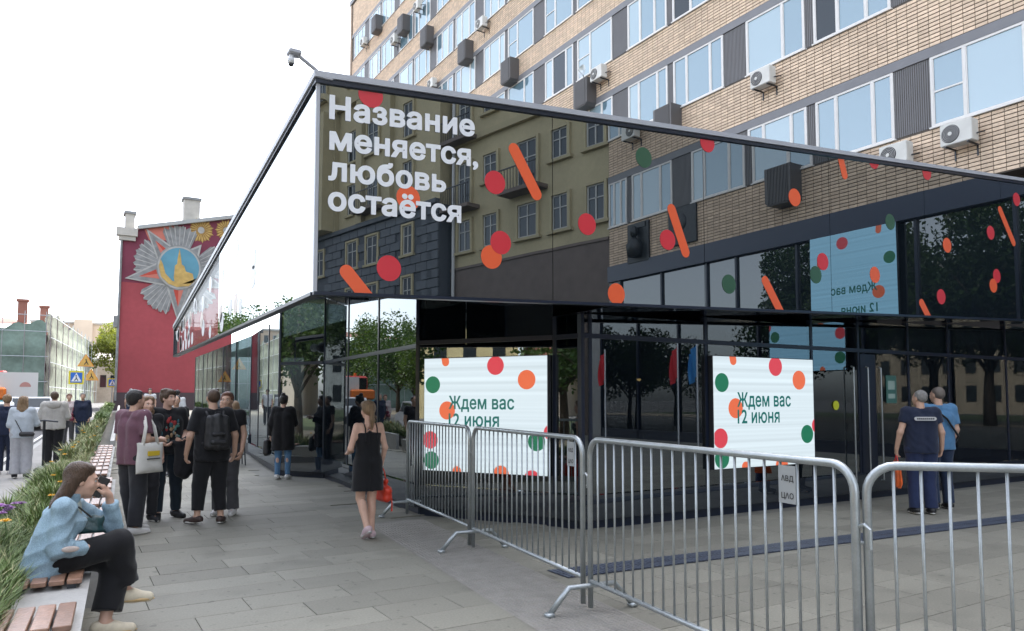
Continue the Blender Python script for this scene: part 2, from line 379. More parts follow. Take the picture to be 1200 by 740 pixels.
    if h < .02:
        for sg in (1, -1):
            e = MB().ell(hp(.031*sg,.081,.000), (.0135*hs,.008*hs,.0065*hs), 10, 6, Matrix(HM)); eo = obj('eye', e, EYEW, T, True)
            obj('iris', MB().ell(hp(.031*sg,.0865,.000), (.006*hs,.004*hs,.006*hs), 8, 6, Matrix(HM)), EYED, eo, True)
            obj('eyebrow', MB().tube([hp(.014*sg,.089,.017), hp(.032*sg,.0885,.022), hp(.048*sg,.077,.016)], [.003*hs,.0042*hs,.002*hs], 6), spec.get('hairmat', HAIRD), T, True)
        obj('mouth', MB().ell(hp(0,.0905,-.060), (.021*hs,.006*hs,.0065*hs), 12, 6, Matrix(HM)), LIPS, T, True)
    # clothes
    t = spec.get('top')
    if t:
        e = t.get('loose', .022); P = torso(e); hem = J['pel']+(J['pel']-J['chest'])*t.get('hem', .15)
        for sg in (1, -1): P.append(('c', J['chest']+lat*sg*.07*s, hem+hl*sg*t.get('flare', .07)*s, (.1*fat+e)*s, (.108*fat+e+t.get('bell', 0))*s, False, True))
        P = [p for p in P if p is not None]
        for q in 'RL':
            f = t.get('sleeve', .55); a, b, c = J['sh'+q], J['el'+q], J['wr'+q]; r0 = .062+e*.6; r1 = t.get('cuff', .056)+e*.5
            if f > 0: P += [('c', J['chest']*.35+a*.65, a, r0*s, r0*s), ('c', a, a+(b-a)*min(f, 1), r0*s, r1*s, False, f <= 1)]
            if f > 1: P.append(('c', b, b+(c-b)*(f-1), r1*s, (r1-.006)*s, False, True))
        P.append(('c', J['neck']-v3(0,0,.02)*s, J['neck']+v3(0,0,.012+t.get('collar', 0))*s, .068*s, (.062+t.get('collar', 0)*.3)*s, False, True))
        top = sdf_obj(t.get('name', 'shirt'), P, t['m'], T, h=h, k=t.get('k', .022), wrinkle=t.get('w', .0045), wf=t.get('wf', 34), seed=len(label)+pos[0], label=t.get('label'))
    b = spec.get('bottom')
    if b:
        e = b.get('loose', .012); P = []
        if b.get('kind') in ('skirt', 'dress'):
            z1 = b['z']*s; c0 = J['chest'] if b['kind'] == 'dress' else J['pel']+v3(0,0,.10)*s
            for sg in (1, -1):
                if b['kind'] == 'dress':
                    mm = J['pel']+(J['chest']-J['pel'])*.45; P += [('c', J['chest']+lat*sg*.075*s+v3(0,0,.05)*s, mm+lat*sg*.052*s, (.104*bw+e)*s, (.092+e)*s, True, False), ('c', mm+lat*sg*.052*s, J['pel']+hl*sg*.062*s, (.092+e)*s, (.106+e)*s), ('e', J['chest']+np.cross((0,0,1), lat)*.085*s+lat*sg*.06*s-v3(0,0,.02)*s, ((.058+e)*s,)*3)]
                top_p = J['pel']+v3(0,0,.12)*s+hl*sg*.05*s
                P += [('c', top_p, J['pel']+hl*sg*.07*s, (.09+e)*s, (.112+e)*s)]
                P += [('c', J['pel']+hl*sg*.07*s, v3(J['pel'][0]+hl[0]*sg*b.get('fl', .085)*s, J['pel'][1], z1), (.112+e)*s, (.112+e+b.get('bell', .0))*s, False, True)]
        else:
            for sg, q in ((1, 'R'), (-1, 'L')):
                hp_, kn, an = J['hip'+q], J['kn'+q], J['an'+q]; f = b.get('len', 1.0); wk = b.get('knee', .078); wa = b.get('hemw', .068)
                P += [('c', J['pel']+hl*sg*.058*s+v3(0,0,.07)*s, hp_, (.103*fat+e)*s, (.108*fat+e)*s, True, False), ('c', hp_, kn, (.100*fat+e)*s, wk*s), ('c', kn, kn+(an-kn)*f, wk*s, wa*s, False, True)]
        sdf_obj(b.get('name', 'trousers'), P, b['m'], T, h=h, k=.02, wrinkle=b.get('w', .0045), wf=26, seed=pos[1])
    sh = spec.get('shoes')
    if sh:
        for q in 'RL':
            an, to = J['an'+q], J['to'+q]; d = unit(v3(to[0]-an[0], to[1]-an[1], (to[2]-an[2]+.05*s)*1.0)); side = unit(np.cross(d, (0,0,1))); up = np.cross(side, d)
            heel = an-d*.045*s-up*.045*s; toe = an+d*.165*s-up*.055*s; mid = (heel+toe)/2
            so = sdf_obj('shoe', [('c', an+up*.0, an-up*.03*s, .050*s, .052*s, True, False), ('c', heel+up*.02*s, mid+up*.012*s, .045*s, .045*s), ('c', mid+up*.008*s, toe+up*.004*s, .045*s, .036*s)], sh['m'], T, h=min(h, .011), k=.03)
            sdf_obj('sole', [('e', mid-up*.012*s, (.051*s, .150*s, .020*s), np.stack([side, d, up], 1))], sh.get('sole', SOLE), so, h=min(h, .011), k=.01)
    hr = spec.get('hair')
    if hr:
        st = hr.get('style', 'short'); P = [he((0,-.030,.045), (.084,.094,.084)), he((0,-.055,.0), (.076,.066,.075))]
        if st == 'short': P += [he((0,.022,.086), (.062,.050,.028)), he((.070,-.015,.030), (.016,.045,.04)), he((-.070,-.015,.030), (.016,.045,.04))]
        if st == 'mop': P += [he((0,.050,.075), (.070,.050,.040)), he((.068,.020,.035), (.022,.05,.05)), he((-.068,.020,.035), (.022,.05,.05)), he((.02,-.02,.105), (.07,.07,.035)), he((-.03,.06,.062), (.035,.035,.035))]
        if st == 'crop': P = [he((0,-.028,.040), (.080,.090,.080)), he((0,-.050,.005), (.074,.062,.065))]
        if st in ('long', 'tail', 'bun'): P += [he((.038,.010,.080), (.044,.058,.038)), he((-.038,.010,.080), (.044,.058,.038)), he((.066,-.012,.025), (.018,.034,.055)), he((-.066,-.012,.025), (.018,.034,.055))]
        if st == 'bun': P += [he((0,-.06,.135), (.045,.045,.04))]
        if st == 'tail': a = hp(0,-.115,.0); P += [('c', hp(0,-.085,.02), a, .03*hs, .026*hs), ('c', a, a+v3(0,-.015,-.13)*s, .028*hs, .032*hs), ('c', a+v3(0,-.015,-.13)*s, a+v3(.0,.0,-.25)*s, .032*hs, .010*hs)]
        if st == 'long':
            L = hr.get('len', .28); dr = v3(*hr.get('drop', (0,-.08,-1)))
            for x in (-.055, -.02, .02, .055): a = hp(x,-.06,.0); P += [('c', a, a+dr*L*.5*s+HM@v3(x*.3,0,0), .040*hs, .042*hs), ('c', a+dr*L*.5*s+HM@v3(x*.3,0,0), a+dr*L*s+HM@v3(x*.3,.01,0), .042*hs, .016*hs)]
            for sg in hr.get('sides', (1, -1)): a = hp(.070*sg,-.030,.01); P += [('c', a, a+dr*L*.8*s, .026*hs, .026*hs)]
        sdf_obj('hair', P, hr['m'], T, h=min(h, .011), k=.02, wrinkle=.0035, wf=75, seed=pos[0])
    return T, J

# ------------------------------------------------------------------ common materials
SKIN = mat('skin', (.52, .32, .23), .5, noise=(30, .06), spec=.35); EYEW = mat('eye_white', (.6, .58, .55), .3); EYED = mat('iris_dark', (.03, .02, .015), .2)
LIPS = mat('lips', (.40, .16, .13), .45); HAIRD = mat('hair_dark_brown', (.035, .022, .014), .45, noise=(90, .35), bump=(160, .9), stretch=.10); SOLE = mat('sole_white', (.62, .60, .56), .6)
ASPH = mat('asphalt', (.085, .085, .088), .9, noise=(.35, .12), noise2=(60, .25), bump=(150, .3))
PAVE = mat('paving_stone', (.228, .217, .178), .72, noise=(.7, .10), noise2=(60, .14), bump=(120, .12), vary=.14, geo=True, spots=True)
JOINT = mat('paving_bed', (.10, .098, .092), .95, noise=(8, .2))
CONC = mat('concrete', (.36, .355, .34), .8, noise=(3, .10), noise2=(40, .08), bump=(60, .15))
SOIL = mat('soil_mulch', (.060, .035, .022), .95, noise=(20, .4), bump=(40, .8))
WOOD = mat('bench_wood', (.28, .16, .108), .36, noise=(26, .22), bump=(60, .25), vary=.18, geo=True)
STEEL = mat('galvanised_steel', (.40, .43, .44), .42, noise=(12, .12), noise2=(90, .08), metal=.75, bump=(80, .06))
STEELD = mat('dark_metal', (.035, .038, .045), .4, metal=.3)
ALU = mat('aluminium_trim', (.42, .43, .46), .4, noise=(4, .06), metal=.0)
NAVY = mat('navy_trim', (.012, .018, .035), .3)
FASC = glass('fascia_mirror_glass', (.006, .009, .012), (.92, .97, .98), 3.3, wave=.016)
LOWG = glass('shopfront_glass', (.004, .006, .009), (.93, .98, 1.0), 2.5, clear=.75, wave=.012)
SOFF = glass('soffit_mirror', (.006, .008, .012), (.93, .97, 1.0), 3.0, wave=.02)
FCLR = glass('fascia_clear_glass', (.3, .3, .3), (1, 1, 1), 1.25, clear=.98, clear_tint=(.93, .95, .95), graze=.15)
PLINTH = glass('plinth_polished', (.02, .024, .03), (.9, .95, 1.0), 1.9)
RED = mat('vinyl_red', (.62, .035, .05), .35); ORG = mat('vinyl_orange', (.80, .12, .04), .35); GRN = mat('vinyl_green', (.035, .10, .055), .35); WHT = mat('vinyl_white', (.80, .81, .83), .4)
PALE = mat('vinyl_pale', (.80, .70, .64), .4)

# ------------------------------------------------------------------ ground, road, pavements
ys = [-120, 2, 10, 18, 30, 50, 70, 90, 400]
def strip_sheet(name, fx0, fx1, dz, m, y0, y1, kind='structure', thick=0):
    yy = [y0]+[y for y in ys if y0 < y < y1]+[y1]; mb = MB(); n = len(yy)
    for y in yy: mb.v += [(fx0(y), y, zg(y)+dz), (fx1(y), y, zg(y)+dz)]
    mb.f = [(2*i, 2*i+1, 2*i+3, 2*i+2) for i in range(n-1)]
    if thick:
        for y in yy: mb.v += [(fx0(y), y, zg(y)+dz-thick), (fx1(y), y, zg(y)+dz-thick)]
        o = 2*n
        for i in range(n-1): mb.f += [(2*i+2, o+2*i+2, o+2*i, 2*i), (2*i+1, o+2*i+1, o+2*i+3, 2*i+3)]
        mb.f += [(0, o, o+1, 1), (2*n-1, o+2*n-1, o+2*n-2, 2*n-2)]
    return obj(name, mb, m, kind=kind)
g = MB()
for y in [-500]+ys[:-1]+[900]: g.v += [(-700, y, zg(y)-.16), (700, y, zg(y)-.16)]
g.f = [(2*i, 2*i+1, 2*i+3, 2*i+2) for i in range(len(g.v)//2-1)]
structure('ground', g, mat('ground_asphalt', (.11, .11, .11), .92, noise=(.2, .15), noise2=(40, .2)))
PLX = lambda y: -1.10+.06*y             # street side of the planter
BFX = lambda y: -.16+.06*y              # plaza side of the bench
KBX = lambda y: -2.45+.06*y             # kerb line
strip_sheet('road', lambda y: KBX(y)-7.5, lambda y: KBX(y)-.0, -.150, ASPH, -60, 66)
strip_sheet('kerb', lambda y: KBX(y), lambda y: KBX(y)+.15, -.004, CONC, -60, 60, thick=.15)
strip_sheet('pavement', lambda y: KBX(y)+.15, lambda y: PLX(y)+.02, -.008, mat('pavement_slabs', (.26, .25, .235), .85, noise=(1.5, .12), noise2=(50, .1)), -60, 60, thick=.15)
LIN = mat('road_paint', (.62, .62, .60), .7, noise=(20, .2))
strip_sheet('road_line', lambda y: KBX(y)-.42, lambda y: KBX(y)-.30, -.145, LIN, -20, 60)
plaza = strip_sheet('plaza', lambda y: PLX(y)+.03, lambda y: 26, -.014, mat('plaza_far_paving', (.21, .203, .175), .8, noise=(1.2, .12), noise2=(40, .12), spots=True), -60, 62, thick=.14)
# paving slabs, each its own stone
CP, SP = math.cos(R(3.5)), math.sin(R(3.5)); YW = R(31.2)
FWD = v3(math.sin(YW)*CP, math.cos(YW)*CP, SP); RT = v3(math.cos(YW), -math.sin(YW), 0); UP = np.cross(RT, FWD)
def project(p):
    r = v3(*p)-v3(0, 0, 1.62); z = r@FWD
    return (600+865*(r@RT)/z, 415.1-865*(r@UP)/z, z)
def in_pavilion(x, y): return (y > 7.25 and x > 5.2+(.4 if y < 8 else 0)) or (y > 8 and x > 4.1+max(0, (9.6-y))*.67) or (y > 9.6 and x > 4.1) or (y > 15 and x > 3.9)
slabs = []; y = 1.2; r = 0
while y < 30:
    x = BFX(y)+.02-random.random()*.6; dy = .40
    while x < 19.5:
        L = random.choice((.8, .8, 1.2, .6)); xa, xb = max(x, BFX(y)-.1), min(x+L, 19.5); x += L
        if in_pavilion((xa+xb)/2, y+.2) or xb-xa < .1: continue
        if y > 18 and xa > 5: continue
        slabs.append((xa, xb, y, y+dy))
    y += dy; r += 1
def slab_size(q):
    u, v, z = project(((q[0]+q[1])/2, (q[2]+q[3])/2, 0))
    if z < .8 or not (-40 < u < 1240 and v < 780): return 0
    return (q[1]-q[0])*(q[3]-q[2])/z**3
slabs.sort(key=slab_size, reverse=True); rest = MB(); rest.a = []; shared = {}
for i, (xa, xb, ya, yb) in enumerate(slabs):
    L = xb-xa; tz = zg(ya); t2 = zg(yb)
    if i < 300:
        key = round(L, 2)
        if key not in shared: shared[key] = mesh('paving_slab', MB().bevbox((.003, .003, -.03), (L-.003, yb-ya-.003, 0), .003), PAVE)
        place('paving_slab', shared[key], plaza, loc=(xa, ya, random.uniform(-.0015, .001)))
    else:
        dz = random.uniform(-.0015, .001)
        rest.add([(xa+.004, ya+.004, tz+dz), (xb-.004, ya+.004, tz+dz), (xb-.004, yb-.004, t2+dz), (xa+.004, yb-.004, t2+dz),
                  (xa+.004, ya+.004, tz-.012), (xb-.004, ya+.004, tz-.012), (xb-.004, yb-.004, t2-.012), (xa+.004, yb-.004, t2-.012)], [(0,1,2,3),(4,5,1,0),(5,6,2,1),(6,7,3,2),(7,4,0,3)])
        rest.a += [random.random()]*5
obj('paving', rest, PAVE, plaza, kind='stuff')
# ribbed tactile strip beside the barriers
ts = MB(); TAC = mat('tactile_stone', (.25, .235, .21), .8, noise=(6, .12), bump=(90, .2))
TX = lambda y: 2.83+.107*(y-3.9)
ts.add([(TX(-2), -2, .002), (TX(-2)+.8, -2, .002), (TX(9.3)+.8, 9.3, .002), (TX(9.3), 9.3, .002)], [(0,1,2,3)])
tac = tag(obj('tactile_strip', ts, TAC), 'ribbed beige tactile paving strip running under the steel barriers', 'paving')
rb = MB()
y = -1.9
while y < 9.2:
    for k in range(20):
        x = TX(y)+.03+k*.039; rb.add([(x, y, .003), (x+.022, y, .003), (x+.022, y+.13, .003), (x, y+.13, .003), (x+.005, y+.01, .008), (x+.017, y+.01, .008), (x+.017, y+.12, .008), (x+.005, y+.12, .008)], [(4,5,6,7),(0,1,5,4),(1,2,6,5),(2,3,7,6),(3,0,4,7)])
    y += .15
obj('rib', rb, TAC, tac, kind='stuff')
# drain grate across the plaza
dr = MB(); dl = lambda x: 5.68-.0826*(x-4.39)
dch = thing('drain_channel', 'dark slotted drain grate crossing the grey paving before the shopfront', 'drain', (4, dl(4), 0))
mb = MB().add([(3.95, dl(3.95)-.18, .003), (18, dl(18)-.18, .003), (18, dl(18)+.18, .003), (3.95, dl(3.95)+.18, .003)], [(0,1,2,3)])
obj('channel_bed', mb, mat('drain_dark', (.02, .024, .035), .6), dch, world=True)
x = 3.96; gb = MB()
while x < 18:
    for k in (-1, 1): gb.box((x, dl(x)+k*.092-.07, .004), (x+.030, dl(x)+k*.092+.07, .011))
    x += .045
gb.add([(3.95, dl(3.95)-.012, .012), (18, dl(18)-.012, .012), (18, dl(18)+.012, .012), (3.95, dl(3.95)+.012, .012)], [(0,1,2,3)])
obj('grate_bars', gb, mat('drain_iron', (.10, .118, .16), .5, metal=.2, noise=(20, .2)), dch, world=True, kind='stuff')

# ------------------------------------------------------------------ planter with benches
pl = thing('planter', 'long concrete planter with grass and flowers beside the plaza benches', 'planter', (0, 12, 0))
SO = .44
soil = MB(); yy = [1.0, 6, 12, 18, 24, 30, 40, 58]
for y in yy: soil.v += [(PLX(y)+.1, y, zg(y)+.36), (BFX(y)-.42, y, zg(y)+.36)]
soil.f = [(2*i, 2*i+1, 2*i+3, 2*i+2) for i in range(len(yy)-1)]
obj('soil', soil, SOIL, pl, world=True)
def wall_strip(fx0, fx1, y0, y1, h0, h1, m=CONC, name='planter_wall'):
    mb = MB(); y_ = [y0]+[y for y in (18,) if y0 < y < y1]+[y1]
    for a, b in zip(y_[:-1], y_[1:]):
        mb.add([(fx0(a), a, zg(a)+h0), (fx1(a), a, zg(a)+h0), (fx1(b), b, zg(b)+h0), (fx0(b), b, zg(b)+h0), (fx0(a), a, zg(a)+h1), (fx1(a), a, zg(a)+h1), (fx1(b), b, zg(b)+h1), (fx0(b), b, zg(b)+h1)],
               [(4,5,6,7),(0,1,5,4),(1,2,6,5),(2,3,7,6),(3,0,4,7)])
    return obj(name, mb, m, pl, world=True)
wall_strip(lambda y: PLX(y), lambda y: PLX(y)+.10, 1.0, 58, -.02, .40)
wall_strip(lambda y: BFX(y)-.10, lambda y: BFX(y), 22, 58, -.02, .46)
# benches: concrete slab blocks stepping along the planter, with wooden slats across
def bench(y0, y1, dx, slat_ranges, label):
    b = thing('bench', label, 'bench', (BFX((y0+y1)/2)+dx-.2, (y0+y1)/2, 0), 0, 'concrete benches along the planter')
    mb = MB(); e = .07
    mb.add([(BFX(y0)-.46+dx, y0, 0), (BFX(y0)+dx-e, y0, 0), (BFX(y1)+dx-e, y1, 0), (BFX(y1)-.46+dx, y1, 0),
            (BFX(y0)-.46+dx, y0, SO-.03), (BFX(y0)+dx, y0, SO-.03), (BFX(y1)+dx, y1, SO-.03), (BFX(y1)-.46+dx, y1, SO-.03)], [(4,5,6,7),(0,1,5,4),(1,2,6,5),(2,3,7,6),(3,0,4,7)])
    obj('concrete_seat', mb, CONC, b, world=True)
    for s0, s1 in slat_ranges:
        obj('batten', MB().box((BFX(s0)-.40+dx, s0+.02, SO-.028), (BFX(s0)-.35+dx, s1-.02, SO)), STEELD, b, world=True)
        obj('batten', MB().box((BFX(s0)-.12+dx, s0+.02, SO-.028), (BFX(s0)-.07+dx, s1-.02, SO)), STEELD, b, world=True)
        m0 = mesh('slat', MB().bevbox((-.042, 0, 0), (.042, s1-s0, .03), .004), WOOD)
        for k in range(4): place('slat', m0, b, world=True, loc=(BFX(s0)-.375+dx+k*.098, s0, SO+.001), rot=(0, 0, -.06))
bench(2.2, 6.55, .0, [(3.4, 3.9), (4.45, 4.95), (5.55, 6.1)], 'near concrete bench under the seated woman in a denim jacket')
bench(6.70, 12.7, .10, [(6.85+.84*k, 6.85+.84*k+.55) for k in range(7)], 'concrete bench with wooden slats behind the man with a tote bag')
bench(12.95, 21.5, .02, [(13.1+.84*k, 13.1+.84*k+.55) for k in range(10)], 'far concrete bench with wooden slats leading up the planter')
# grass blades and stalks
def blades(n, y0, y1, hmin, hmax, seed, xw=(0, 1)):
    rg = np.random.default_rng(seed); t = rg.random(n); y = y0+(y1-y0)*t; u = xw[0]+(xw[1]-xw[0])*rg.random(n)
    x = (PLX(0)+.12+.06*y)+u*(.42+(rg.random(n)-.5)*.06); z = np.where(y > 18, (np.minimum(y, 90)-18)*.018, 0)+.355
    cl = .75+.5*np.sin(y*2.1+3*np.sin(y*.7))*np.cos(x*5); hgt = (hmin+(hmax-hmin)*rg.random(n)**1.3)*np.clip(cl, .5, 1.2)
    a = rg.random(n)*6.283; lean = hgt*(.15+.6*rg.random(n)); wd = (.0022+.0030*rg.random(n))*(1+y/8)
    dx, dy = np.cos(a), np.sin(a); V = np.zeros((n, 5, 3)); px, py = -dy*wd, dx*wd
    V[:, 0] = np.stack([x-px, y-py, z], 1); V[:, 1] = np.stack([x+px, y+py, z], 1)
    mx, my, mz = x+dx*lean*.35, y+dy*lean*.35, z+hgt*.62
    V[:, 2] = np.stack([mx+px*.8, my+py*.8, mz], 1); V[:, 3] = np.stack([mx-px*.8, my-py*.8, mz], 1)
    V[:, 4] = np.stack([x+dx*lean, y+dy*lean, z+hgt*(1-.25*rg.random(n))], 1)
    o = np.arange(n)*5; F4 = np.stack([o, o+1, o+2, o+3], 1); F3 = np.stack([o+3, o+2, o+4], 1)
    mb = MB(); mb.v = V.reshape(-1, 3).tolist(); mb.f = F4.tolist()+F3.tolist(); r_ = rg.random(n); mb.a = np.concatenate([r_, r_]); return mb
G1 = mat('grass_green', (.12, .175, .05), .6, vary=.45, noise=(1.1, .25)); G2 = mat('grass_dry', (.27, .27, .13), .7, vary=.3)
for m_, n, a, seed in ((G1, 60000, (3.4, 14), 1), (G1, 34000, (14, 58), 2), (G2, 12000, (3.4, 30), 3)):
    o = obj('grass', blades(n, *a, .14, .40 if m_ is G1 else .46, seed), m_, kind='stuff'); tag(o, {1: 'lush green grass in the near stretch of planter', 2: 'green grass in the far stretch of planter', 3: 'dry pale grass stalks among green planter grass'}[seed], 'grass')
bl = blades(5200, 3.4, 24, .10, .26, 9); V_ = np.array(bl.v).reshape(-1, 5, 3); c_ = V_[:, :2].mean(1, keepdims=True); V_[:, :2] = c_+(V_[:, :2]-c_)*2; m_ = V_[:, 2:4].mean(1, keepdims=True); V_[:, 2:4] = m_+(V_[:, 2:4]-m_)*6; bl.v = V_.reshape(-1, 3).tolist()
tag(obj('leafy_plants', bl, mat('leaf_broad', (.075, .13, .04), .55, vary=.5, noise=(3, .3)), kind='stuff'), 'broad green leaves growing low among the planter grass', 'plants')
FM = {'yellow': mat('petal_yellow', (.75, .42, .02), .6), 'violet': mat('petal_violet', (.30, .13, .36), .6, vary=.3), 'stem': mat('stem_green', (.06, .13, .03), .6)}
def flower(loc, col, r, label):
    t = thing('flower', label, 'flower', loc, random.random()*6, 'flowers in the planter')
    mb = MB()
    for ring, k, tilt in ((1, 9, .25), (.7, 7, .7)):
        for i in range(k):
            a = 6.283*i/k+ring; c, s_ = math.cos(a), math.sin(a); w_ = r*.28; rr = r*ring
            mb.add([(c*.01-s_*w_*.3, s_*.01+c*w_*.3, .40), (c*.01+s_*w_*.3, s_*.01-c*w_*.3, .40), (c*rr+s_*w_, s_*rr-c*w_, .40+rr*tilt), (c*rr*1.15, s_*rr*1.15, .40+rr*tilt), (c*rr-s_*w_, s_*rr+c*w_, .40+rr*tilt)], [(0,1,2,3,4)])
    obj('petals', mb, FM[col], t); obj('stem', MB().tube([(0,0,0), (.015,.01,.2), (0,0,.40)], .004, 5), FM['stem'], t)
for i in range(16):
    y = 7.0+i*1.15+random.uniform(-.4, .4); flower((PLX(y)+.15+random.random()*.4, y, .34+zg(y)-random.random()*.06), 'yellow', .028+random.random()*.012, 'small yellow flower among the planter grass')
for i in range(9):
    y = 8.05+random.uniform(-.28, .28); flower((PLX(y)+.10+random.random()*.25, y, .22+random.random()*.05), 'violet', .04, 'violet flower in the clump at the planter edge')

# ------------------------------------------------------------------ pavilion
zb = lambda x: 2.55+.0365*(x-1.86)      # lower edge of the fascia
zt = lambda x: 4.55+.0808*(x-1.86)      # upper edge
YF = 6.5; XF = 1.87; YL = 16.3          # front plane, street plane, far end of the street side
zlt = lambda y: 4.55-(4.55-3.08)*(y-YF)/(YL-YF); zlb = lambda y: 2.55-.08*(y-YF)/(YL-YF)
pav = thing('glass_pavilion', 'low mirrored glass restaurant pavilion with tapering confetti fascia', 'building', (4.5, 9, 0))
seams = [1.90, 4.45, 6.72, 9.2, 11.6, 14.0, 16.4, 18.6, 19.9]
for a, b in zip(seams[:-1], seams[1:]):
    a += .004; b -= .004
    obj('glass_panel', MB().prism([(a, zb(a)+.03), (b, zb(b)+.03), (b, zt(b)-.06), (a, zt(a)-.06)], YF, YF+.05, lambda u, v, h: (u, h, v)), FASC, pav, world=True)
ls = [YF+.03, 8.9, 11.3, 13.8, YL]
for a, b in zip(ls[:-1], ls[1:]):
    a += .004; b -= .004
    obj('glass_panel', MB().prism([(a, zlb(a)+.03), (b, zlb(b)+.03), (b, zlt(b)-.05), (a, zlt(a)-.05)], XF, XF+.02, lambda u, v, h: (h, u, v)), FASC if b < 11.4 else FCLR, pav, world=True)
# rails
def bar(p, q, w_, h_, m, name, dy=0):
    p, q = Vector(p), Vector(q); d = (q-p).normalized(); s_ = d.cross(Vector((0,0,1))).normalized(); u = s_.cross(d); mb = MB()
    vs_ = []
    for c in (p, q):
        for a, b in ((-1,-1),(1,-1),(1,1),(-1,1)): vs_.append(c+s_*a*w_/2+u*b*h_/2)
    return obj(name, mb.add(vs_, [(3,2,1,0),(4,5,6,7),(0,1,5,4),(1,2,6,5),(2,3,7,6),(3,0,4,7)]), m, pav, world=True)
bar((XF-.02, YF+.05, zt(XF)+.0), (20, YF+.05, zt(20)), .19, .055, ALU, 'top_rail')
bar((XF-.02, YF+.05, zt(XF)-.052), (20, YF+.05, zt(20)-.052), .15, .045, NAVY, 'shadow_gap')
bar((XF+.05, YF-.04, zt(XF)+.002), (XF+.05, YL, zlt(YL)), .17, .06, ALU, 'top_rail')
bar((XF+.05, YF+.10, zt(XF)-.06), (XF+.05, YL, zlt(YL)-.055), .14, .05, NAVY, 'shadow_gap')
bar((XF, YF+.03, zb(XF)+.012), (20, YF+.03, zb(20)+.012), .09, .03, NAVY, 'bottom_rail')
bar((XF+.03, YF+.05, zlb(YF)+.012), (XF+.03, YL, zlb(YL)+.012), .09, .03, NAVY, 'bottom_rail')
obj('corner_trim', MB().box((XF-.002, YF-.002, zb(XF)), (XF+.03, YF+.03, zt(XF)-.03)), ALU, pav, world=True)
obj('end_trim', MB().box((XF-.01, YL, zlb(YL)), (XF+.06, YL+.03, zlt(YL))), NAVY, pav, world=True)
RFM = mat('roof_felt', (.12, .12, .13), .9, noise=(1, .2))
obj('roof', MB().add([(5.5, YF+.12, 2.95), (20, YF+.12, 3.42), (20, 16, 3.5), (9, 34, 3.5), (5.5, 34, 3.45), (5.5, 16.2, 3.45)], [(0,1,2,3,4,5)]), RFM, pav, world=True)
CR = [(XF+.10, YF+.10), (5.5, YF+.10), (5.5, 16.1), (3.95, 16.25), (2.05, 11.2)]
obj('roof', MB().add([(x, y_, 3.80) for x, y_ in CR], [(0,1,2,3,4)]), RFM, pav, world=True)
obj('soffit', MB().add([(x, y_, 3.74) for x, y_ in CR], [(4,3,2,1,0)]), SOFF, pav, world=True)
obj('soffit', MB().add([(5.45, YF+.06, zb(5.45)+.02), (20, YF+.06, zb(20)+.02), (20, 16, zb(20)+.02), (5.45, 16, zb(5.45)+.02)], [(3,2,1,0)]), SOFF, pav, world=True)
# confetti print on the glass
dots = [(2.38,4.48,0),(3.73,3.85,0),(3.80,3.23,0),(3.69,3.07,1),(4.91,3.56,0),(2.58,2.85,0),(2.77,3.55,1),(5.75,4.46,2),(6.80,4.83,0),(5.32,2.81,1),(6.11,3.52,0),(8.45,4.37,1),(10.29,5.19,0),(11.70,5.24,0),(7.14,3.07,2),(12.22,4.12,1),(9.02,3.54,0),(8.86,3.34,2),(10.23,3.46,1),(11.99,3.26,0),(13.61,4.49,0),(13.76,3.75,0),(13.63,3.57,1),(14.56,5.21,0),(10.66,4.31,2)]
CM = (RED, ORG, GRN)
def fclip(P):
    P = clip_poly(P, lambda p: zt(p[0])-.085-p[1]); return clip_poly(P, lambda p: p[1]-zb(p[0])-.03)
for i, (x, z, c) in enumerate(dots):
    P = fclip(circle(x, z, .122))
    if len(P) > 2: obj('confetti_dot', MB().prism(P, YF-.003-.0007*(i % 3), YF-.0005, lambda u, v, h: (u, h, v)), CM[c], pav, world=True)
for x0, z0, x1, z1 in [(3.96,4.24,4.24,3.80),(6.18,3.90,6.40,3.40),(2.17,2.78,2.42,2.50),(9.45,5.2,9.57,4.86),(7.82,3.17,8.13,2.75),(13.96,4.94,14.39,4.40),(11.43,3.12,11.66,2.85)]:
    P = fclip(capsule(x0, z0, x1, z1, .065)); obj('confetti_streak', MB().prism(P, YF-.0035, YF-.0005, lambda u, v, h: (u, h, v)), ORG, pav, world=True)
for i in range(34):
    y = 7.0+9.1*random.random()**.42; z = zlb(y)+.12+random.random()*max(.05, (zlt(y)-zlb(y)-.35)); c = 3
    P = circle(y, z, .10+.04*random.random(), 20); P = clip_poly(P, lambda p: zlt(p[0])-.09-p[1]); P = clip_poly(P, lambda p: p[1]-zlb(p[0])-.04)
    if len(P) > 2: obj('confetti_dot', MB().add([(XF-.002, a_, b_) for a_, b_ in P], [tuple(range(len(P)))]), WHT if i % 5 else PALE, pav, world=True)
# headline
for txt, x0, zl, xr, sl_ in (('Название', 1.985, 4.18, 3.49, .075), ('меняется,', 1.99, 3.895, 3.53, .06), ('любовь', 1.985, 3.61, 3.17, .05), ('остаётся', 1.985, 3.335, 3.34, .037)):
    vs_, fs_ = lettering(txt, 1, .036, 60); V = np.array(vs_); sx = (xr-x0)/(V[:, 0].max()-V[:, 0].min()); V[:, 0] = x0+(V[:, 0]-V[:, 0].min())*sx; V[:, 1] = V[:, 1]*.285
    letter_objs([(p[0], YF-.006, zl+p[1]+(p[0]-x0)*sl_) for p in V], fs_, WHT, pav, True)
LOWM = glass('shopfront_mirror_glass', (.006, .008, .011), (.90, .96, .98), 2.8, clear=.3, wave=.012, graze=.5)
LOWD = glass('shopfront_dark_glass', (.004, .006, .009), (.93, .98, 1.0), 1.8, clear=.75, wave=.012, graze=.45)
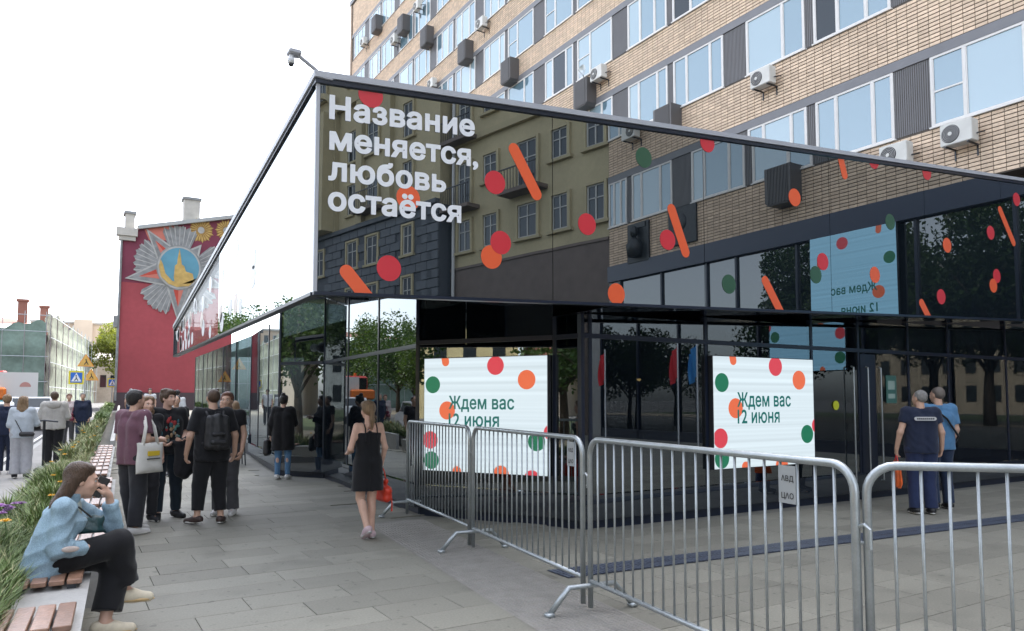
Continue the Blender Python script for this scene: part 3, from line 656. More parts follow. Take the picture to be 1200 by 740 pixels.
# shopfront below
poly = [(4.75, 34), (4.45, 21.5), (3.95, 16.2), (4.60, 15.15), (4.28, 9.67), (5.41, 7.88), (5.55, 7.45), (19.95, 7.35)]
def seg_local(a, b):
    a, b = v3(*a), v3(*b); L = np.linalg.norm(b-a); d = (b-a)/L; n = v3(-d[1], d[0])       # n points inwards (left of travel is inside)
    return a, d, n, L
def on_seg(a, b, name, u0, u1, z0, z1, off, th, m, parent=pav, label=None, zfn=None):
    A, d, n, L = seg_local(a, b)
    fn = lambda u, v, h: (A[0]+d[0]*u+n[0]*h, A[1]+d[1]*u+n[1]*h, v)
    P = [(u0, z0), (u1, z0), (u1, z1), (u0, z1)]
    return obj(name, MB().prism(P, off, off+th, fn), m, parent, world=True, label=label)
def top_at(p): return zb(p[0])+.0 if p[1] <= YL else 3.8
mull = {0: 5, 1: 3, 2: 1, 3: 3, 4: 1, 5: 1, 6: 7}
for i in range(len(poly)-1):
    a, b = poly[i], poly[i+1]; A, d, n, L = seg_local(a, b); tall = a[1] > 16.3; k = mull[i]
    us = [L*j/k for j in range(k+1)] if i != 6 else [0, .12, 2.14, 4.42, 5.6, 7.0, 8.25, 10.3, 12.4, L]
    zz0 = zg(max(a[1], b[1]))
    on_seg(a, b, 'plinth', .002, L-.002, .11+zz0, .34+zz0 if i in (0, 1) else .42, -.03, .14, PLINTH); on_seg(a, b, 'toe_recess', .003, L-.003, -.05, .108+zz0, .05, .06, NAVY)
    base = .34+zz0 if i in (0, 1) else .42
    for j in range(len(us)-1):
        door = i == 6 and 3 <= j <= 5
        tp = 3.4 if tall else (3.72 if i in (2, 3, 4) else min(zb(A[0]+d[0]*us[j]), zb(A[0]+d[0]*us[j+1]))+.01)
        tr = 2.42 if i in (4, 5, 6) else 2.38
        if tall: on_seg(a, b, 'glass_pane', us[j]+.02, us[j+1]-.02, base, tp, .012, .02, LOWM if i == 1 else LOWD)
        else:
            on_seg(a, b, 'glass_pane', us[j]+.02, us[j+1]-.02, .10 if door else base, tr-.03, .012, .02, LOWM if i in (2, 3) else LOWG)
            on_seg(a, b, 'transom_pane', us[j]+.02, us[j+1]-.02, tr+.03, tp, .012, .02, LOWM if i in (2, 3, 4) else LOWG)
        on_seg(a, b, 'mullion', us[j]-.025, us[j]+.025, base-.02, tp, .0, .08, NAVY)
    if not tall: on_seg(a, b, 'transom_bar', .03, L-.03, tr-.03, tr+.03, -.004, .07, NAVY)
# doors: handles and notices
D6a, D6b = poly[6], poly[7]
A6, d6, n6, L6 = seg_local(D6a, D6b)
def p6(u, z, h): return (A6[0]+d6[0]*u+n6[0]*h, A6[1]+d6[1]*u+n6[1]*h, z)
dr_o = on_seg(D6a, D6b, 'door_leaf', 5.62, 6.03, .12, 2.36, -.012, .022, NAVY)
for u in (5.73, 6.08, 5.35): obj('door_handle', MB().tube([p6(u, .28, -.03), p6(u, .30, -.075), p6(u, 2.13, -.075), p6(u, 2.15, -.03)], .014, 8), STEEL, pav, world=True)
no = on_seg(D6a, D6b, 'notice', 6.33, 6.62, 1.55, 2.02, -.002, .006, mat('notice_green', (.05, .14, .12), .5))
on_seg(D6a, D6b, 'notice_text', 6.38, 6.57, 1.78, 1.93, -.004, .004, mat('notice_print', (.3, .4, .36), .6)); on_seg(D6a, D6b, 'notice_text', 6.38, 6.57, 1.63, 1.71, -.004, .004, MATS['notice_print'])
obj('sticker', MB().prism(circle(4.98, 1.52, .075), -.004, -.001, lambda u, v, h: p6(u, v, h)), mat('sticker_yellow', (.55, .58, .03), .5), pav, world=True)
# LED screens standing in the windows
SCR = screen_mat('led_white', (.80, .93, 1.0), .145); SR = screen_mat('led_red', (.75, .06, .09), .14, False); SOa = screen_mat('led_orange', (.88, .17, .07), .14, False); SG = screen_mat('led_green', (.01, .20, .10), .13, False); STX = screen_mat('led_text', (.005, .17, .15), .13, False)
def led(a, b, u0, u1, z0, z1, label, off=-.10, flip=False, tall=0, mat_=SCR):
    A, d, n, L = seg_local(a, b); c = A+d*((u0+u1)/2); W, Hh = u1-u0, z1-z0
    t = thing('led_screen', label, 'screen', (c[0], c[1], z0), 0, None)
    fn = lambda u, v, h: (A[0]+d[0]*(u0+u)+n[0]*(off+h), A[1]+d[1]*(u0+u)+n[1]*(off+h), z0+v)
    R4 = [(0,0),(W,0),(W,Hh),(0,Hh)]
    obj('cabinet', MB().prism([(-.01,-.01),(W+.01,-.01),(W+.01,Hh+.01),(-.01,Hh+.01)], .006, .09, fn), STEELD, t, world=True)
    obj('display', MB().prism(R4, 0, .005, fn), mat_, t, world=True)
    k = W
    spots = [(.075,.765,.063,SG),(.60,.925,.067,SR),(.845,.80,.068,SOa),(.20,.535,.067,SOa),(.055,.27,.065,SR),(.065,.09,.065,SG),(.92,.28,.065,SG),(.645,-.005,.062,SOa),(.885,-.03,.06,SR),(.285,.005,.035,SOa),(1.03,.36,.055,SR)]
    for i, (x, y, r_, m_) in enumerate(spots):
        P = circle(x*W, y*Hh, r_*k, 24)
        for fnc in (lambda p: p[0], lambda p: W-p[0], lambda p: p[1], lambda p: Hh-p[1]): P = clip_poly(P, fnc)
        if len(P) > 2: obj('dot', MB().prism(P, -.004-.0005*(i % 2), -.0005, fn), m_, t, world=True)
    P = clip_poly(capsule(.175*W, 1.03*Hh, .185*W, .965*Hh, .03*k), lambda p: Hh-p[1]); obj('dot', MB().prism(P, -.004, -.0005, fn), SOa, t, world=True)
    for txt, xx, yy_, wd in (('Ждем вас', .215, .55, .535), ('12 июня', .215, .40, .415)):
        vs_, fs_ = lettering(txt, 1, .02, 40); V = np.array(vs_); V[:, 0] -= V[:, 0].min(); sx = wd*W/V[:, 0].max()
        letter_objs([fn(xx*W+p[0]*sx, yy_*Hh+p[1]*.128*k, -.006) for p in V], fs_, STX, t, True)
    return t
led(poly[4], poly[5], .19, 2.06, .64, 2.18, 'white LED screen on the angled glass facet beside the first steel barrier')
led(poly[6], poly[7], 2.17, 4.30, .65, 2.22, 'white LED screen beside the glass entrance doors')
# interior
INT = mat('interior_dark', (.02, .026, .045), .7, noise=(2, .3)); INP = mat('interior_panel', (.24, .30, .27), .6, noise=(3, .1))
ifl = MB().add([(4.75, 9.8, .02), (5.6, 8.0, .02), (19.8, 7.5, .02), (19.8, 13, .02), (9.5, 13, .02), (9.5, 34, .75), (5, 34, .75), (4.85, 15.5, .02)], [(0,1,2,3,4,5,6,7)])
obj('interior_floor', ifl, mat('interior_floor', (.07, .065, .06), .4), pav, world=True)
obj('interior_wall', MB().box((9.4, 12.6, 0), (19.9, 12.8, 3.4)).box((9.4, 12.8, 0), (9.6, 34, 4)), INT, pav, world=True)
obj('interior_panel', MB().box((5.75, 8.1, .3), (6.3, 8.2, 2.3)), INP, pav, world=True); obj('interior_panel', MB().box((15.2, 8.0, .45), (16.4, 8.1, 2.28)), INP, pav, world=True)
WOODI = mat('interior_oak', (.22, .12, .06), .5)
for x0, x1, y_, z in ((7.0, 9.6, 9.2, .78), (6.6, 9.8, 10.6, 1.02), (11.0, 15, 10, .72), (13.5, 15.2, 8.9, .45)):
    t = thing('dining_table', 'oak table inside behind the dark shopfront glass', 'table', ((x0+x1)/2, y_, .02), 0, 'tables inside the pavilion')
    obj('table_top', MB().bevbox((x0-(x0+x1)/2, -.3, z-.05), (x1-(x0+x1)/2, .3, z), .01), WOODI, t)
    for sx in (-1, 1): obj('leg', MB().box((sx*(x1-x0)*.42-.03, -.25, 0), (sx*(x1-x0)*.42+.03, .25, z-.051)), STEELD, t)
LAMP = mat('lamp_glow', (1, .52, .18), .5, emit=.6)
for x, y_, z in ((7.35, 9.6, 1.95), (11.1, 9.4, 2.1), (9.2, 10.6, 2.0), (13.2, 10.4, 2.1), (5.9, 13, 2.0), (6.0, 18, 2.4)):
    t = thing('pendant_lamp', 'small warm pendant lamp glowing behind the shopfront glass', 'lamp', (x, y_, z), 0, 'pendant lamps inside the pavilion')
    obj('lamp_shade', MB().tube([(0,0,.10), (0,0,.08), (0,0,0)], [.02, .035, .075], 12), STEELD, t, True); obj('bulb', MB().ell((0,0,-.005), (.04,.04,.04)), LAMP, t, True); obj('cable', MB().tube([(0,0,.1), (0,0,zb(x)-z+.01)], .004, 5), STEELD, t)
# security camera on its arm at the fascia corner
sc = thing('security_camera', 'small white security camera on an arm at the fascia corner', 'camera', (XF, YF, zt(XF)+.04))
obj('arm', MB().tube([(0,0,.0), (-.20,-.03,.10)], .018, 8), ALU, sc); obj('mount', MB().bevbox((-.27,-.08,.085), (-.16,.04,.125), .008), ALU, sc)
obj('housing', MB().tube([(-.24,-.02,.085), (-.24,-.02,.045), (-.24,-.02,.005)], [.018,.030,.028], 12), WHT, sc, True); obj('lens_dome', MB().ell((-.24,-.02,-.002), (.024,.024,.022)), STEELD, sc, True)

# ------------------------------------------------------------------ brick office block
XB = 20.0
bb = thing('brick_building', 'tall office block of tan brick bands and grey window panels', 'building', (24, 24, 0))
MORT = mat('mortar_dark', (.085, .072, .06), .95); BRK = mat('facing_brick', (.62, .475, .345), .8, noise=(9, .12), noise2=(.35, .10), geo=True, vary=.14, bump=(60, .15))
PANEL = mat('grey_metal_panel', (.115, .112, .115), .5, noise=(1.5, .08)); BAND = mat('grey_band', (.15, .15, .158), .5, noise=(2, .08))
WFR = mat('window_frame_white', (.62, .60, .57), .5, noise=(3, .06)); WDK = mat('room_dark', (.06, .065, .07), .8)
PANE = [glass('window_glass_a', (.11, .18, .22), (.86, .96, 1.0), 2.35), glass('window_glass_b', (.24, .32, .36), (.90, .98, 1.0), 2.2), glass('window_glass_dark', (.02, .025, .028), (.9, .95, 1.0), 1.55)]  # glass a and b: pale blue of the reflected sky put into the base
YB0, YB1 = -11.9, 59.6
sills = [9.0, 12.85, 16.4, 19.75, 23.2, 26.7, 30.2]; heads = [s_+1.95 for s_ in sills]
obj('wall', MB().box((XB+.02, YB0, 7.3), (XB+16, YB1, 35.4)).box((XB+.6, YB0, -.1), (XB+16, YB1, 7.3)), MORT, bb, world=True)
obj('parapet', MB().box((XB-.12, YB0-.1, 35.2), (XB+.3, YB1+.1, 35.6)), BAND, bb, world=True)
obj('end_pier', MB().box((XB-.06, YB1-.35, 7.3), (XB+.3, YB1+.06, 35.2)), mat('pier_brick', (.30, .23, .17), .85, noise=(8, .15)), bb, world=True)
# brick tiles in stacked courses
TW, THh = .30, .105
def tile_at(y, z): return [(XB, y+.010, z+.012), (XB, y+TW-.010, z+.012), (XB, y+TW-.010, z+THh-.012), (XB, y+.010, z+THh-.012), (XB+.02, y+.008, z+.010), (XB+.02, y+TW-.008, z+.010), (XB+.02, y+TW-.008, z+THh-.010), (XB+.02, y+.008, z+THh-.010)]
TF = [(3,2,1,0),(0,1,5,4),(1,2,6,5),(2,3,7,6),(3,0,4,7)]
bands = [(7.32, sills[0]-.05)]+[(heads[i]+.30, sills[i+1]-.05) for i in range(6)]+[(heads[6]+.3, 35.1)]
tiles = []
for bi, (z0, z1) in enumerate(bands):
    n = int((z1-z0)/THh); hh = (z1-z0)/n; y = YB0+.02
    ya, yb = (YB0+.02, YB1-.4) if bi < 2 else ((7, YB1-.4) if bi < 7 else (30, YB1-.4))
    y = ya
    while y+TW < yb:
        for k in range(n): tiles.append((y, z0+k*hh))
        y += TW
def tsize(t):
    u, v, z = project((XB, *t))
    return 1/z if z > 1 and -10 < u < 1210 and -10 < v < 740 and t[1] > 4.55+.0808*(t[0]*0+XB-2)-.3 and v < 88+.1485*(u-365) else 0
order = sorted(range(len(tiles)), key=lambda i: -tsize(tiles[i])); near = set(order[:300]); bm0 = None; rest = MB(); rest.a = []
for i, (y, z) in enumerate(tiles):
    if i in near:
        if bm0 is None: t0 = MB(); t0.add([(p[0]-XB, p[1]-y, p[2]-z) for p in tile_at(y, z)], TF); bm0 = mesh('brick', t0, BRK)
        place('brick', bm0, bb, world=True, loc=(XB, y, z))
    else: rest.add(tile_at(y, z), TF); rest.a += [random.random()]*5
obj('brickwork', rest, BRK, bb, world=True, kind='stuff')
# storeys: continuous head band, panels and windows
wcache = {}
def window_unit(y0, y1, z0, z1, kind, parent=bb):
    W = y1-y0; Hh = z1-z0; key = (round(W, 2), round(Hh, 2), kind)
    splits = {0: (.3, .67), 1: (.62,), 2: (.36,), 3: (.25, .72)}[kind]
    if key not in wcache:
        us = [0]+[W*q for q in splits]+[W]; fr = MB(); fw = .065; gl_ = []
        fr.box((-.02, 0, 0), (.07, W, fw)).box((-.02, 0, Hh-fw), (.07, W, Hh))
        for u in us: a = min(max(u-fw/2, 0), W-fw); fr.box((-.022, a, fw), (.072, a+fw, Hh-fw))
        if kind == 1: fr.box((-.015, us[1]+fw/2, Hh*.48), (.06, W-fw, Hh*.48+.045))
        for a, b in zip(us[:-1], us[1:]):
            a2, b2 = a+(fw if a == 0 else fw/2), b-(fw if b == W else fw/2)
            fr.box((-.012, a2, fw), (.05, a2+.03, Hh-fw)).box((-.012, b2-.03, fw), (.05, b2, Hh-fw))
            gl_.append(MB().box((.012, a2+.03, fw), (.024, b2-.03, Hh-fw)))
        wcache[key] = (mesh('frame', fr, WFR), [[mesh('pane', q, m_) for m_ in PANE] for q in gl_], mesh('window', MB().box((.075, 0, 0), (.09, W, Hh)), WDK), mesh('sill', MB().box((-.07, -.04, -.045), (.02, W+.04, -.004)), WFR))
    fm, gs, bk, sl = wcache[key]
    wo = place('window', bk, parent, world=True, loc=(XB, y0, z0))
    for me_ in [fm, sl]: place(me_.name.split('.')[0], me_, wo)
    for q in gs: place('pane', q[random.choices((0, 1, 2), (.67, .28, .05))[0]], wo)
pcache = {}
def panel_unit(y0, y1, z0, z1):
    key = (round(y1-y0, 2), round(z1-z0, 2))
    if key not in pcache:
        mb = MB().box((.03, 0, 0), (.06, y1-y0, z1-z0)); n = max(2, int((y1-y0)/.06))
        for k in range(n): a = (y1-y0)*k/n; mb.box((.008, a+.010, .004), (.032, a+(y1-y0)/n-.010, z1-z0-.004))
        pcache[key] = mesh('panel', mb, PANEL)
    place('panel', pcache[key], bb, world=True, loc=(XB, y0, z0))
for f, (z0, z1) in enumerate(zip(sills, heads)):
    obj('head_band', MB().box((XB-.03, YB0, z1+.004), (XB+.03, YB1-.36, z1+.28)), BAND, bb, world=True)
    kbay = -1 if f > 1 else -4
    for k in range(kbay, 9):
        p0 = 10.92+k*6.3
        for a, b, t in ((p0, p0+1.05, 'P'), (p0+1.05, p0+3.60, 'W'), (p0+3.60, p0+3.93, 'P'), (p0+3.93, p0+6.3, 'W')):
            a, b = max(a, YB0+.01), min(b, YB1-.37)
            if b-a < .3: continue
            if t == 'P': panel_unit(a, b, z0, z1)
            elif b-a > 1.2: window_unit(a, b, z0, z1, random.choice((0, 0, 1, 2, 3)) if f else {0: 3, 1: 0}.get(k, random.choice((0, 1, 3))))
            else: panel_unit(a, b, z0, z1)
# glazed ground floors (seen in the mirror fascia) with navy lintel
obj('lintel', MB().box((XB-.10, YB0, 6.62), (XB+.55, 7.3, 7.3)), mat('navy_lintel', (.022, .032, .06), .35), bb, world=True)
SHOP = glass('ground_floor_glass', (.01, .014, .018), (.95, .98, 1.0), 2.3)
ys_ = [-11.9, -11.2, -8.7, -6.3, -4.9, -2.4, 1.5, 4.0, 6.6]
for a, b in zip(ys_[:-1], ys_[1:]):
    if a > -11.5: obj('shop_pane', MB().box((XB+.10, a+.03, .35), (XB+.12, b-.03, 6.6)), SHOP, bb, world=True)
    else: obj('pier', MB().box((XB, a, 0), (XB+.5, b, 6.6)), CONC, bb, world=True)
    obj('shop_mullion', MB().box((XB+.02, b-.04, 0), (XB+.2, b+.04, 6.6)), NAVY, bb, world=True)
obj('stall_riser', MB().box((XB+.02, -11.2, -.02), (XB+.16, 6.6, .36)), NAVY, bb, world=True)
# blue media screen in the ground floor window, read mirrored in the pavilion glass
SB = screen_mat('led_blue', (.30, .62, .88), .20)
led((XB-.05, 1.05), (XB-.05, -1.75), .0, 2.8, 2.5, 6.6, 'tall pale blue media screen at the brick block, mirrored in the fascia', off=-.10, mat_=SB)
# air conditioners and ribbed covers
ACW = mat('aircon_white', (.55, .54, .50), .5, noise=(5, .08)); ACD = mat('fan_grille_dark', (.05, .05, .055), .6); CVR = mat('ribbed_cover_brown', (.085, .08, .078), .5)
def aircon(y, z, label, x=XB, group='air conditioners on the facade'):
    t = thing('air_conditioner', label, 'air conditioner', (x, y, z), 0, group)
    obj('casing', MB().bevbox((-.52, -.40, -.29), (-.18, .40, .29), .02), ACW, t)
    obj('fan_grille', MB().tube([(-.521, .13, 0), (-.540, .13, 0)], [.235, .225], 24), ACD, t)
    hub = MB().tube([(-.541, .13, 0), (-.552, .13, 0)], .055, 12); obj('fan_hub', hub, ACW, t)
    rg = MB()
    for r_ in (.09, .13, .17, .21): rg.tube([(-.545, .13+r_*math.cos(a*math.pi/12), r_*math.sin(a*math.pi/12)) for a in range(25)], .004, 4, False)
    obj('grille_rings', rg, ACW, t)
    for s_ in (-.28, .28): obj('bracket', MB().box((-.50, s_-.02, -.33), (.02, s_+.02, -.291)).box((-.02, s_-.02, -.6), (.018, s_+.02, -.33)), STEELD, t)
    obj('side_valve', MB().tube([(-.3, -.41, -.1), (-.3, -.46, -.1), (-.15, -.47, -.05), (.01, -.45, .0)], .018, 6), STEELD, t)
for y, z, lb in ((10.05, 8.50, 'white air conditioner with round fan under the lowest panel, beside wide brickwork'), (11.75, 8.42, 'white air conditioner half hidden behind the fascia rail'), (16.25, 12.33, 'white air conditioner with rust stains under second-row window'), (25.1, 15.9, 'white air conditioner beside a brown ribbed cover and satellite dish'),
                 (35.8, 22.95, 'white air conditioner beneath a fifth-row office window'), (44.8, 28.2, 'white air conditioner near the top of the brick block'), (48.9, 27.6, 'grey-white air conditioner between two ribbed covers, high up'), (55.4, 30.2, 'white air conditioner at the far end of the top window row'), (42.4, 21.9, 'white air conditioner just above the middle of the fascia rail')): aircon(y, z, lb)
for y, z in ((-10.0, 12.6),): aircon(y, z, 'white air conditioner on the brick block seen mirrored in the fascia', group='air conditioners seen mirrored')
def cover(y, z, label):
    t = thing('aircon_cover', label, 'cover', (XB, y, z), 0, 'ribbed air conditioner covers'); mb = MB(); W, Hh = 1.0, 1.25
    obj('box', MB().prism([(-W/2, -Hh/2+.12), (-W/2+.12, -Hh/2), (W/2-.12, -Hh/2), (W/2, -Hh/2+.12), (W/2, Hh/2), (-W/2, Hh/2)], -.56, .01, lambda u, v, h: (h, u, v)), CVR, t)
    n = 14
    for k in range(n): mb.box((-.59, -W/2+.10+(W-.2)*k/n+.012, -Hh/2+.04), (-.561, -W/2+.10+(W-.2)*(k+1)/n-.012, Hh/2-.02))
    obj('ribs', mb, CVR, t)
for y, z, lb in ((26.2, 15.35, 'brown ribbed cover next to the air conditioner with the dish'), (32.8, 18.95, 'brown ribbed cover below a fourth-row window pair'), (37.9, 22.1, 'brown ribbed cover left of the fifth-row air conditioner'), (43.4, 25.4, 'brown ribbed cover below a sixth-row window'), (47.4, 28.0, 'brown ribbed cover high on the facade between windows'), (52.7, 30.4, 'brown ribbed cover near the top far corner'), (20.9, 12.3, 'brown ribbed cover cut off by the white fascia rail')): cover(y, z, lb)
for y in (-2.6,): cover(y, 8.5, 'dark ribbed cover on low brickwork, seen mirrored in fascia')
sd = thing('satellite_dish', 'small grey satellite dish on top of a ribbed cover', 'dish', (XB-.5, 26.0, 16.05))
obj('dish', MB().tube([(0,0,.28), (-.05,0,.28), (-.09,0,.28)], [.05,.2,.27], 16, False), STEEL, sd, True); obj('mast', MB().tube([(0,0,-.1), (0,0,.28)], .02, 6), STEEL, sd); obj('feed_arm', MB().tube([(0,0,.05), (-.3,0,.28)], .012, 6), STEEL, sd)
# memorial plaques on the mirrored part
BRZ = mat('dark_bronze', (.035, .038, .04), .45, metal=.4, noise=(8, .3))
pq = thing('memorial_plaque', 'dark memorial plaque with a portrait bust on the brick, seen mirrored', 'plaque', (XB, -9.9, 8.1))
obj('slab', MB().bevbox((-.12, -.65, -.9), (0, .65, .75), .02), BRZ, pq); obj('bust', MB().tube([(-.3,0,-.7), (-.3,0,-.2), (-.3,0,.0), (-.3,0,.1)], [.28,.34,.2,.11], 14).ell((-.32,0,.34), (.19,.17,.25)), BRZ, pq, True); obj('rays', MB().box((-.16,-.5,.5), (-.121,.5,.7)), BRZ, pq)
pq = thing('memorial_plaque', 'square dark relief plaque on the brick, seen mirrored', 'plaque', (XB, -7.4, 8.25)); obj('slab', MB().bevbox((-.1, -.75, -.75), (0, .75, .7), .02), BRZ, pq); obj('relief', MB().ell((-.10,0,.1), (.06,.25,.33)), BRZ, pq, True)

# ------------------------------------------------------------------ stone-trimmed apartment house behind the camera (mirrored in the fascia)
YEL = mat('ochre_render', (.40, .345, .215), .85, noise=(.5, .12), noise2=(6, .06)); BRN = mat('brown_granite', (.13, .10, .085), .7, noise=(2, .15), vary=.08); RUS = mat('blue_grey_stone', (.085, .095, .11), .75, noise=(2, .2), vary=.10)
TRIM = mat('ochre_trim', (.36, .31, .19), .8)
yb = thing('apartment_house', 'ochre apartment house with dark stone base, seen mirrored in fascia', 'building', (20, -20, 0))
def ysg(a, b):
    a, b = v3(*a), v3(*b); L = np.linalg.norm(b-a); d = (b-a)/L; n = v3(d[1], -d[0]) ; n = n if n[0] < 0 else -n
    return a, d, n, L
def ybox(seg, u0, u1, z0, z1, o0, o1, name, m, parent=yb):
    A, d, n, L = seg; return obj(name, MB().prism([(u0, z0), (u1, z0), (u1, z1), (u0, z1)], o0, o1, lambda u, v, h: (A[0]+d[0]*u+n[0]*h, A[1]+d[1]*u+n[1]*h, v)), m, parent, world=True)
s1 = ysg((20.1, -11.95), (17.9, -22.9)); s2 = ysg((17.2, -23.0), (11.5, -52.0))
ybox(s1, 0, s1[3], 8.6, 32, -8, 0, 'wall', YEL); ybox(s1, 0, s1[3], 0, 8.6, -8, .06, 'base_wall', BRN)
ybox(s1, 0, s1[3], 8.55, 8.68, .0, .12, 'string_course', BRN); ybox(s1, 0, s1[3], 15.3, 15.6, .002, .25, 'cornice', TRIM); ybox(s1, 0, s1[3], 25, 25.5, .002, .3, 'cornice', TRIM)
ybox(s2, 0, s2[3], 12.3, 34, -8, 0, 'wall', YEL); ybox(s2, 0, s2[3], 0, 12.3, -8, .03, 'base_wall', mat('stone_joint', (.068, .077, .09), .9))
ybox(s2, 0, s2[3], 12.3, 12.55, .0, .3, 'cornice', RUS); ybox(s2, 0, s2[3], 20.5, 21, .002, .35, 'cornice', TRIM)
YWN = mat('old_frame', (.42, .42, .40), .6)
def ywin(seg, u, z0, z1, wd, deep=.25, balcony=False):
    A, d, n, L = seg
    w_ = ybox(seg, u-wd/2, u+wd/2, z0, z1, .004, .012, 'window', PANE[2])
    f = .07
    for q in ((u-wd/2-.02, u-wd/2+f, z0, z1), (u+wd/2-f, u+wd/2+.02, z0, z1), (u-f/2, u+f/2, z0, z1), (u-wd/2+f, u+wd/2-f, z1-f, z1), (u-wd/2+f, u+wd/2-f, z0, z0+f), (u-wd/2+f, u+wd/2-f, z0+(z1-z0)*.62, z0+(z1-z0)*.62+.05)): ybox(seg, *q, .013, .05, 'frame', YWN)
    for q in ((u-wd/2-.18, u-wd/2-.02, z0-.12, z1+.12), (u+wd/2+.02, u+wd/2+.18, z0-.12, z1+.12)): ybox(seg, *q, .0, .13, 'reveal', YEL)
    ybox(seg, u-wd/2-.02, u+wd/2+.02, z1, z1+.12, .0, .14, 'lintel', YEL); ybox(seg, u-wd/2-.3, u+wd/2+.3, z0-.16, z0-.02, .0, .2, 'sill', TRIM)
    if balcony:
        ybox(seg, u-wd/2-.7, u+wd/2+.7, z0-.36, z0-.17, .001, .85, 'balcony', BRN)
        for k in range(13): a = u-wd/2-.65+(wd+1.3)*k/12; ybox(seg, a-.012, a+.012, z0-.169, z0+.85, .78, .81, 'baluster', STEELD)
        ybox(seg, u-wd/2-.68, u+wd/2+.68, z0+.851, z0+.9, .76, .83, 'handrail', STEELD)
for z0, z1 in ((9.5, 11.15), (12.9, 14.3), (16.6, 18.4), (20, 21.8)):
    for i, u in enumerate((.75, 2.95, 5.15, 7.9, 10)):
        b_ = i == 2 and 12 < z0 < 13 or i == 4 and z0 > 12 and z0 < 17
        ywin(s1, u, z0-(.9 if b_ else 0), z1, 1.0 if i != 2 else 1.3, balcony=b_)
for u in (3.0, 6.8, 9.2, 13.5, 17, 20, 24, 27):
    for z0, z1 in ((6.5, 8.6), (9.9, 11.6), (13.4, 15.3), (16.8, 18.8), (22, 24), (25.6, 27.6)): ywin(s2, u, z0, z1, .9 if u < 5 else 1.2, balcony=(u in (6.8, 17) and z0 in (13.4, 22)))
for u in (4.9, 8.1, 11.4, 15.2, 18.6, 22): ybox(s2, u-.35, u+.35, 12.56, 20.49, .0, .32, 'pilaster', TRIM)
ybox(s2, 11.3, 15.3, 12.6, 20.45, .004, 1.1, 'bay', YEL)
# arched hood over the bay
ah = []
for i in range(17): a = math.pi*i/16; ah.append((13.3+2.4*math.cos(a), 20.4+1.9*math.sin(a)))
for i in range(16, -1, -1): a = math.pi*i/16; ah.append((13.3+2.05*math.cos(a), 20.4+1.55*math.sin(a)))
A_, d_, n_, _ = s2; obj('arch', MB().prism(ah, .33, .6, lambda u, v, h: (A_[0]+d_[0]*u+n_[0]*h, A_[1]+d_[1]*u+n_[1]*h, v)), TRIM, yb, world=True)
# rusticated stones of the base: blocks proud of the joints
st = {}
A_, d_, n_, L_ = s2; ang = math.atan2(d_[1], d_[0])
for r_ in range(19):
    z = 2.6+r_*.51; u = -.02-(.5 if r_ % 2 else 0)
    while u < 12:
        wd = 1.06
        if not any(abs(u+wd/2-c) < .9 and (6.2 < z+.25 < 8.9 or 9.6 < z+.25 < 11.9) for c in (3.0, 6.8, 9.2)):
            me_ = st.setdefault(0, mesh('stone', MB().bevbox((.012, -.085, .012), (1.048, .02, .498), .03), RUS)); q = A_+d_*max(u, 0)
            place('stone', me_, yb, world=True, loc=(q[0]+n_[0]*.03, q[1]+n_[1]*.03, z), rot=(0, 0, ang))
        u += 1.06
dp = MB(); A, d, n, L = s1
dp.tube([(*(A+d*(L-.35)+n*.18), 31), (*(A+d*(L-.35)+n*.18), 3.6), (*(A+d*(L-1.0)+n*.25), 2.9), (*(A+d*(L-1.0)+n*.25), .05)], .09, 8); tag(obj('drainpipe', dp, mat('zinc_pipe', (.5, .5, .5), .5)), 'pale drainpipe on the ochre house, seen mirrored in fascia', 'drainpipe')

# ------------------------------------------------------------------ red gable house with a painted medal star
YR = 62.0
def wall_pt(x, y):          # survey of the gable: sight line to the wall plane Y = YR
    d = FWD*865+RT*(x-600)+UP*(415.1-y); k = YR/d[1]; return (d[0]*k, 1.62+d[2]*k)
def rx(x): return wall_pt(x, 370)[0]
def rz(y): return wall_pt(205, y)[1]
rh = thing('mural_house', 'red gable wall painted with a large grey medal star', 'building', (7.5, YR, zg(YR)))
REDW = mat('mural_red', (.31, .058, .068), .85, noise=(.25, .18), noise2=(3, .08)); MPUR = mat('mural_purple', (.17, .035, .06), .85, noise=(.5, .2)); MSAL = mat('mural_salmon', (.50, .16, .12), .85, noise=(.6, .15))  # REDW muted: distance haze put into the wall colour
MGRY = mat('mural_grey', (.22, .225, .225), .85, noise=(2.5, .3)); MLGT = mat('mural_pale', (.36, .355, .335), .85, noise=(2, .2)); MBLU = mat('mural_blue', (.10, .26, .34), .85, noise=(1, .15)); MGLD = mat('mural_gold', (.46, .31, .10), .85, noise=(2, .3)); MSTR = mat('mural_star_red', (.42, .06, .04), .85, noise=(1, .25))
STN = mat('old_plaster', (.42, .40, .36), .85, noise=(2, .15))
fy = lambda u, v, h: (u, h, v)
gab = [(138, 470), (272, 470), (272, 285), (274, 247), (160, 272), (138, 282)]
obj('wall', MB().prism([(rx(x), rz(y)) for x, y in gab], YR, YR+14, lambda u, v, h: (u+(h-YR)*.09*(u < 5), h, v)), REDW, rh, world=True)
obj('base_wall', MB().box((rx(136), YR-.15, zg(YR)-.3), (rx(275), YR-.02, rz(460.5))), mat('plinth_dark', (.07, .05, .055), .9), rh, world=True)
obj('upper_field', MB().prism([(rx(139), rz(335)), (rx(139), rz(283)), (rx(161), rz(273.5)), (rx(271), rz(249)), (rx(271), rz(335))], YR-.02, YR-.003, fy), MPUR, rh, world=True)
obj('banner', MB().prism([(rx(166), rz(273)), (rx(200), rz(264)), (rx(204), rz(282)), (rx(172), rz(285))], YR-.035, YR-.022, fy), MSAL, rh, world=True)
